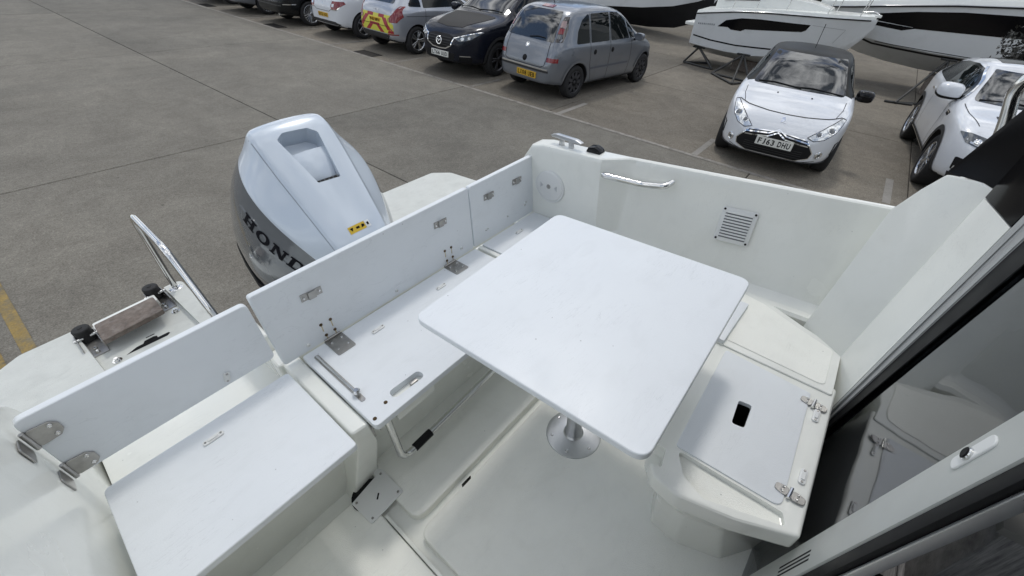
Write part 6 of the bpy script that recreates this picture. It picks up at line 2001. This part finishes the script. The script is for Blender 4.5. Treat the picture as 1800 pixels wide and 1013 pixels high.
deck = skin([[(a[0], -a[1] * .99, a[2] - .01), (a[0], -a[1] * .95, a[2] + .09), (a[0], -a[1] * .80, a[2] + .12), (a[0], 0, a[2] + .18), (a[0], a[1] * .80, a[2] + .12), (a[0], a[1] * .95, a[2] + .09), (a[0], a[1] * .99, a[2] - .01)] for a in st2])
fin(deck, 'deck', GEL, b2.t, True, 30)
cab = skin([[(s, -w, z0), (s, -w * 0.88, z1), (s, 0, z1 + 0.08), (s, w * 0.88, z1), (s, w, z0)] for (s, w, z0, z1) in ((-9.0, 1.0, 2.4, 3.9), (-5.2, 1.02, 2.2, 3.9), (-4.2, 1.0, 2.15, 3.3), (-3.2, 0.92, 2.1, 2.75), (-2.2, 0.72, 2.02, 2.45), (-1.4, 0.45, 1.92, 2.12))])
fin(cab, 'coachroof', GEL, b2.t, True, 30)

# ---- hull with black antifouling behind the people carrier
st3 = [(0.0, 1.25, 2.35, 1.1, 0.62, 0.10), (1.5, 1.32, 2.40, 1.15, 0.66, 0.10), (3.0, 1.32, 2.46, 1.12, 0.74, 0.12), (4.5, 1.20, 2.54, 0.95, 0.86, 0.16), (5.6, 0.95, 2.62, 0.62, 1.02, 0.28), (6.4, 0.62, 2.70, 0.32, 1.25, 0.55), (6.9, 0.32, 2.76, 0.12, 1.50, 1.0), (7.2, 0.08, 2.80, 0.03, 1.8, 1.6)]
b3 = YardBoat('sailing_boat', 'white hull with black painted bottom standing behind the silver people carrier', (19.4, 13.3, 0.0), -92.0, st3, HULLB, lambda s: 0.30 + 0.155 * s)
bm = skin([[(a[0], -a[1] * .98, a[2] - .01), (a[0], 0, a[2] + .10), (a[0], a[1] * .98, a[2] - .01)] for a in st3])
fin(bm, 'deck', GEL, b3.t, True, 30)
fin(bm_box((2.6, 0, 0.06), (1.8, 0.35, 0.30), 0.05, 2), 'keel', HULLB, b3.t)


def stand(lb, pts, feet, grp='steel boat stands'):
    """steel prop: sloping posts to a hull pad with ground bars"""
    o = Vector(feet[0][0])
    t = thing('boat_stand', lb, 'stand', Matrix.Translation((o.x, o.y, 0)), grp)
    L_ = lambda p: Vector(p) - Vector((o.x, o.y, 0))
    for (a, b) in pts:
        tube('post', [L_(a), L_(b)], 0.03, GALV, t, 0, 8)
    for (a, b) in feet:
        tube('ground_bar', [L_(a), L_(b)], 0.028, GALV, t, 0, 8)
    p = L_(pts[0][1])
    fin(bm_box(p, (0.12, 0.34, 0.04), 0.01, 1), 'hull_pad', RUBBER, t)
    return t


stand('grey steel stand propping the small cabin boat behind the white hatchback', [((12.88, 3.24, 0.03), (14.25, 3.55, 0.52)), ((13.65, 4.05, 0.03), (14.25, 3.55, 0.52)), ((13.55, 3.0, 0.03), (14.25, 3.55, 0.52))], [((12.88, 3.24, 0.03), (13.65, 4.05, 0.03)), ((13.65, 4.05, 0.03), (13.55, 3.0, 0.03)), ((12.88, 3.24, 0.03), (13.55, 3.0, 0.03))])
stand('grey steel stand under the stern of the small cabin boat', [((15.0, 4.62, 0.03), (14.35, 4.85, 0.48)), ((14.2, 4.25, 0.03), (14.35, 4.85, 0.48)), ((14.4, 5.2, 0.03), (14.35, 4.85, 0.48))], [((15.0, 4.62, 0.03), (14.2, 4.25, 0.03)), ((14.2, 4.25, 0.03), (14.4, 5.2, 0.03)), ((15.0, 4.62, 0.03), (14.4, 5.2, 0.03))])
stand('grey steel stand leaning up to the large cruiser hull beside the white utility vehicle', [((14.90, -0.20, 0.03), (16.25, -0.75, 0.95)), ((15.6, -0.9, 0.03), (16.25, -0.75, 0.95))], [((14.86, 0.02, 0.03), (15.10, -0.55, 0.03)), ((14.95, -0.20, 0.03), (15.6, -0.9, 0.03))])
fin(bm_box((0, 0, 0), (0.5, 1.1, 0.30), 0.01, 1), 'keel_blocks', TEAK)
kb = bpy.data.objects['keel_blocks']; kb.location = (15.15, 3.4, 0.15)
kb.name = 'timber_chock'
tag(kb, 'dark timber chock under the keel of the small cabin boat', 'chock', 'keel chocks')
k2 = kb.copy(); COL.objects.link(k2); k2.location = (17.3, -1.3, 0.24); k2.scale = (1.2, 1.3, 1.6); k2['label'] = 'dark timber chock under the keel of the large cruiser'

# ---- dark shrub behind the white utility vehicle
LEAF = mat('dark_leaf', (0.022, 0.022, 0.018), 0.6, var=0.5, vscale=6)
shr = thing('shrub', 'dark leafy shrub behind the white utility vehicle at the right edge', 'shrub', Matrix.Translation((14.0, -1.95, 0.35)))
bm = bmesh.new()
rnd = random.Random(4)
for i in range(2600):
    a, e = rnd.uniform(0, 2 * math.pi), rnd.uniform(-0.3, 1.0)
    rr = 0.62 * (rnd.random() ** 0.4) * (0.75 + 0.35 * math.sin(a * 3 + e * 4))
    c = Vector((rr * math.cos(a), rr * math.sin(a) * 1.1, 0.95 + e * 0.62 * (rnd.random() ** 0.5)))
    u = Vector((rnd.uniform(-1, 1), rnd.uniform(-1, 1), rnd.uniform(-1, 1))).normalized() * rnd.uniform(0.025, 0.06)
    v = u.cross(Vector((rnd.uniform(-1, 1), rnd.uniform(-1, 1), rnd.uniform(-1, 1)))).normalized() * 0.022
    bm.faces.new([bm.verts.new(c - u), bm.verts.new(c + v), bm.verts.new(c + u), bm.verts.new(c - v)])
cr_ = fin(bm, 'foliage', LEAF, shr, False)
cr_['kind'] = 'stuff'
for i in range(5):
    a = i * 1.26
    tube('stem', [(0.05 * math.cos(a), 0.05 * math.sin(a), 0), (0.15 * math.cos(a), 0.15 * math.sin(a), 0.5), (0.35 * math.cos(a), 0.35 * math.sin(a), 1.1)], 0.014, TEAK, shr, 0, 6)

# ---- tree belt added out of view, to darken reflections in car paint and glass
TLEAF = mat('added_belt_leaf', (0.035, 0.045, 0.020), 0.6, var=0.5, vscale=0.6)
bm = bmesh.new()
rnd = random.Random(11)
for i in range(9000):
    if i % 3:
        y = rnd.uniform(-40, 46); x = 36 + 3.0 * math.sin(y * 0.23) + rnd.uniform(-2.5, 2.5)
        hh = 8.5 + 2.0 * math.sin(y * 0.55) + 1.2 * math.sin(y * 1.37 + 1)
    else:
        x = rnd.uniform(-40, 34); y = -38 + 3.0 * math.sin(x * 0.21) + rnd.uniform(-2.5, 2.5)
        hh = 8.0 + 2.0 * math.sin(x * 0.6) + 1.2 * math.sin(x * 1.3 + 2)
    c = Vector((x, y, hh * (rnd.random() ** 0.7)))
    u = Vector((rnd.uniform(-1, 1), rnd.uniform(-1, 1), rnd.uniform(-1, 1))).normalized() * rnd.uniform(0.35, 0.75)
    v = u.cross(Vector((rnd.uniform(-1, 1), rnd.uniform(-1, 1), rnd.uniform(-1, 1)))).normalized() * 0.38
    bm.faces.new([bm.verts.new(c - u), bm.verts.new(c + v), bm.verts.new(c + u), bm.verts.new(c - v)])
tb = fin(bm, 'added_tree_belt', TLEAF, None, False)
tag(tb, 'dark green belt of trees added out of view to darken reflections', 'trees', None, 'stuff')
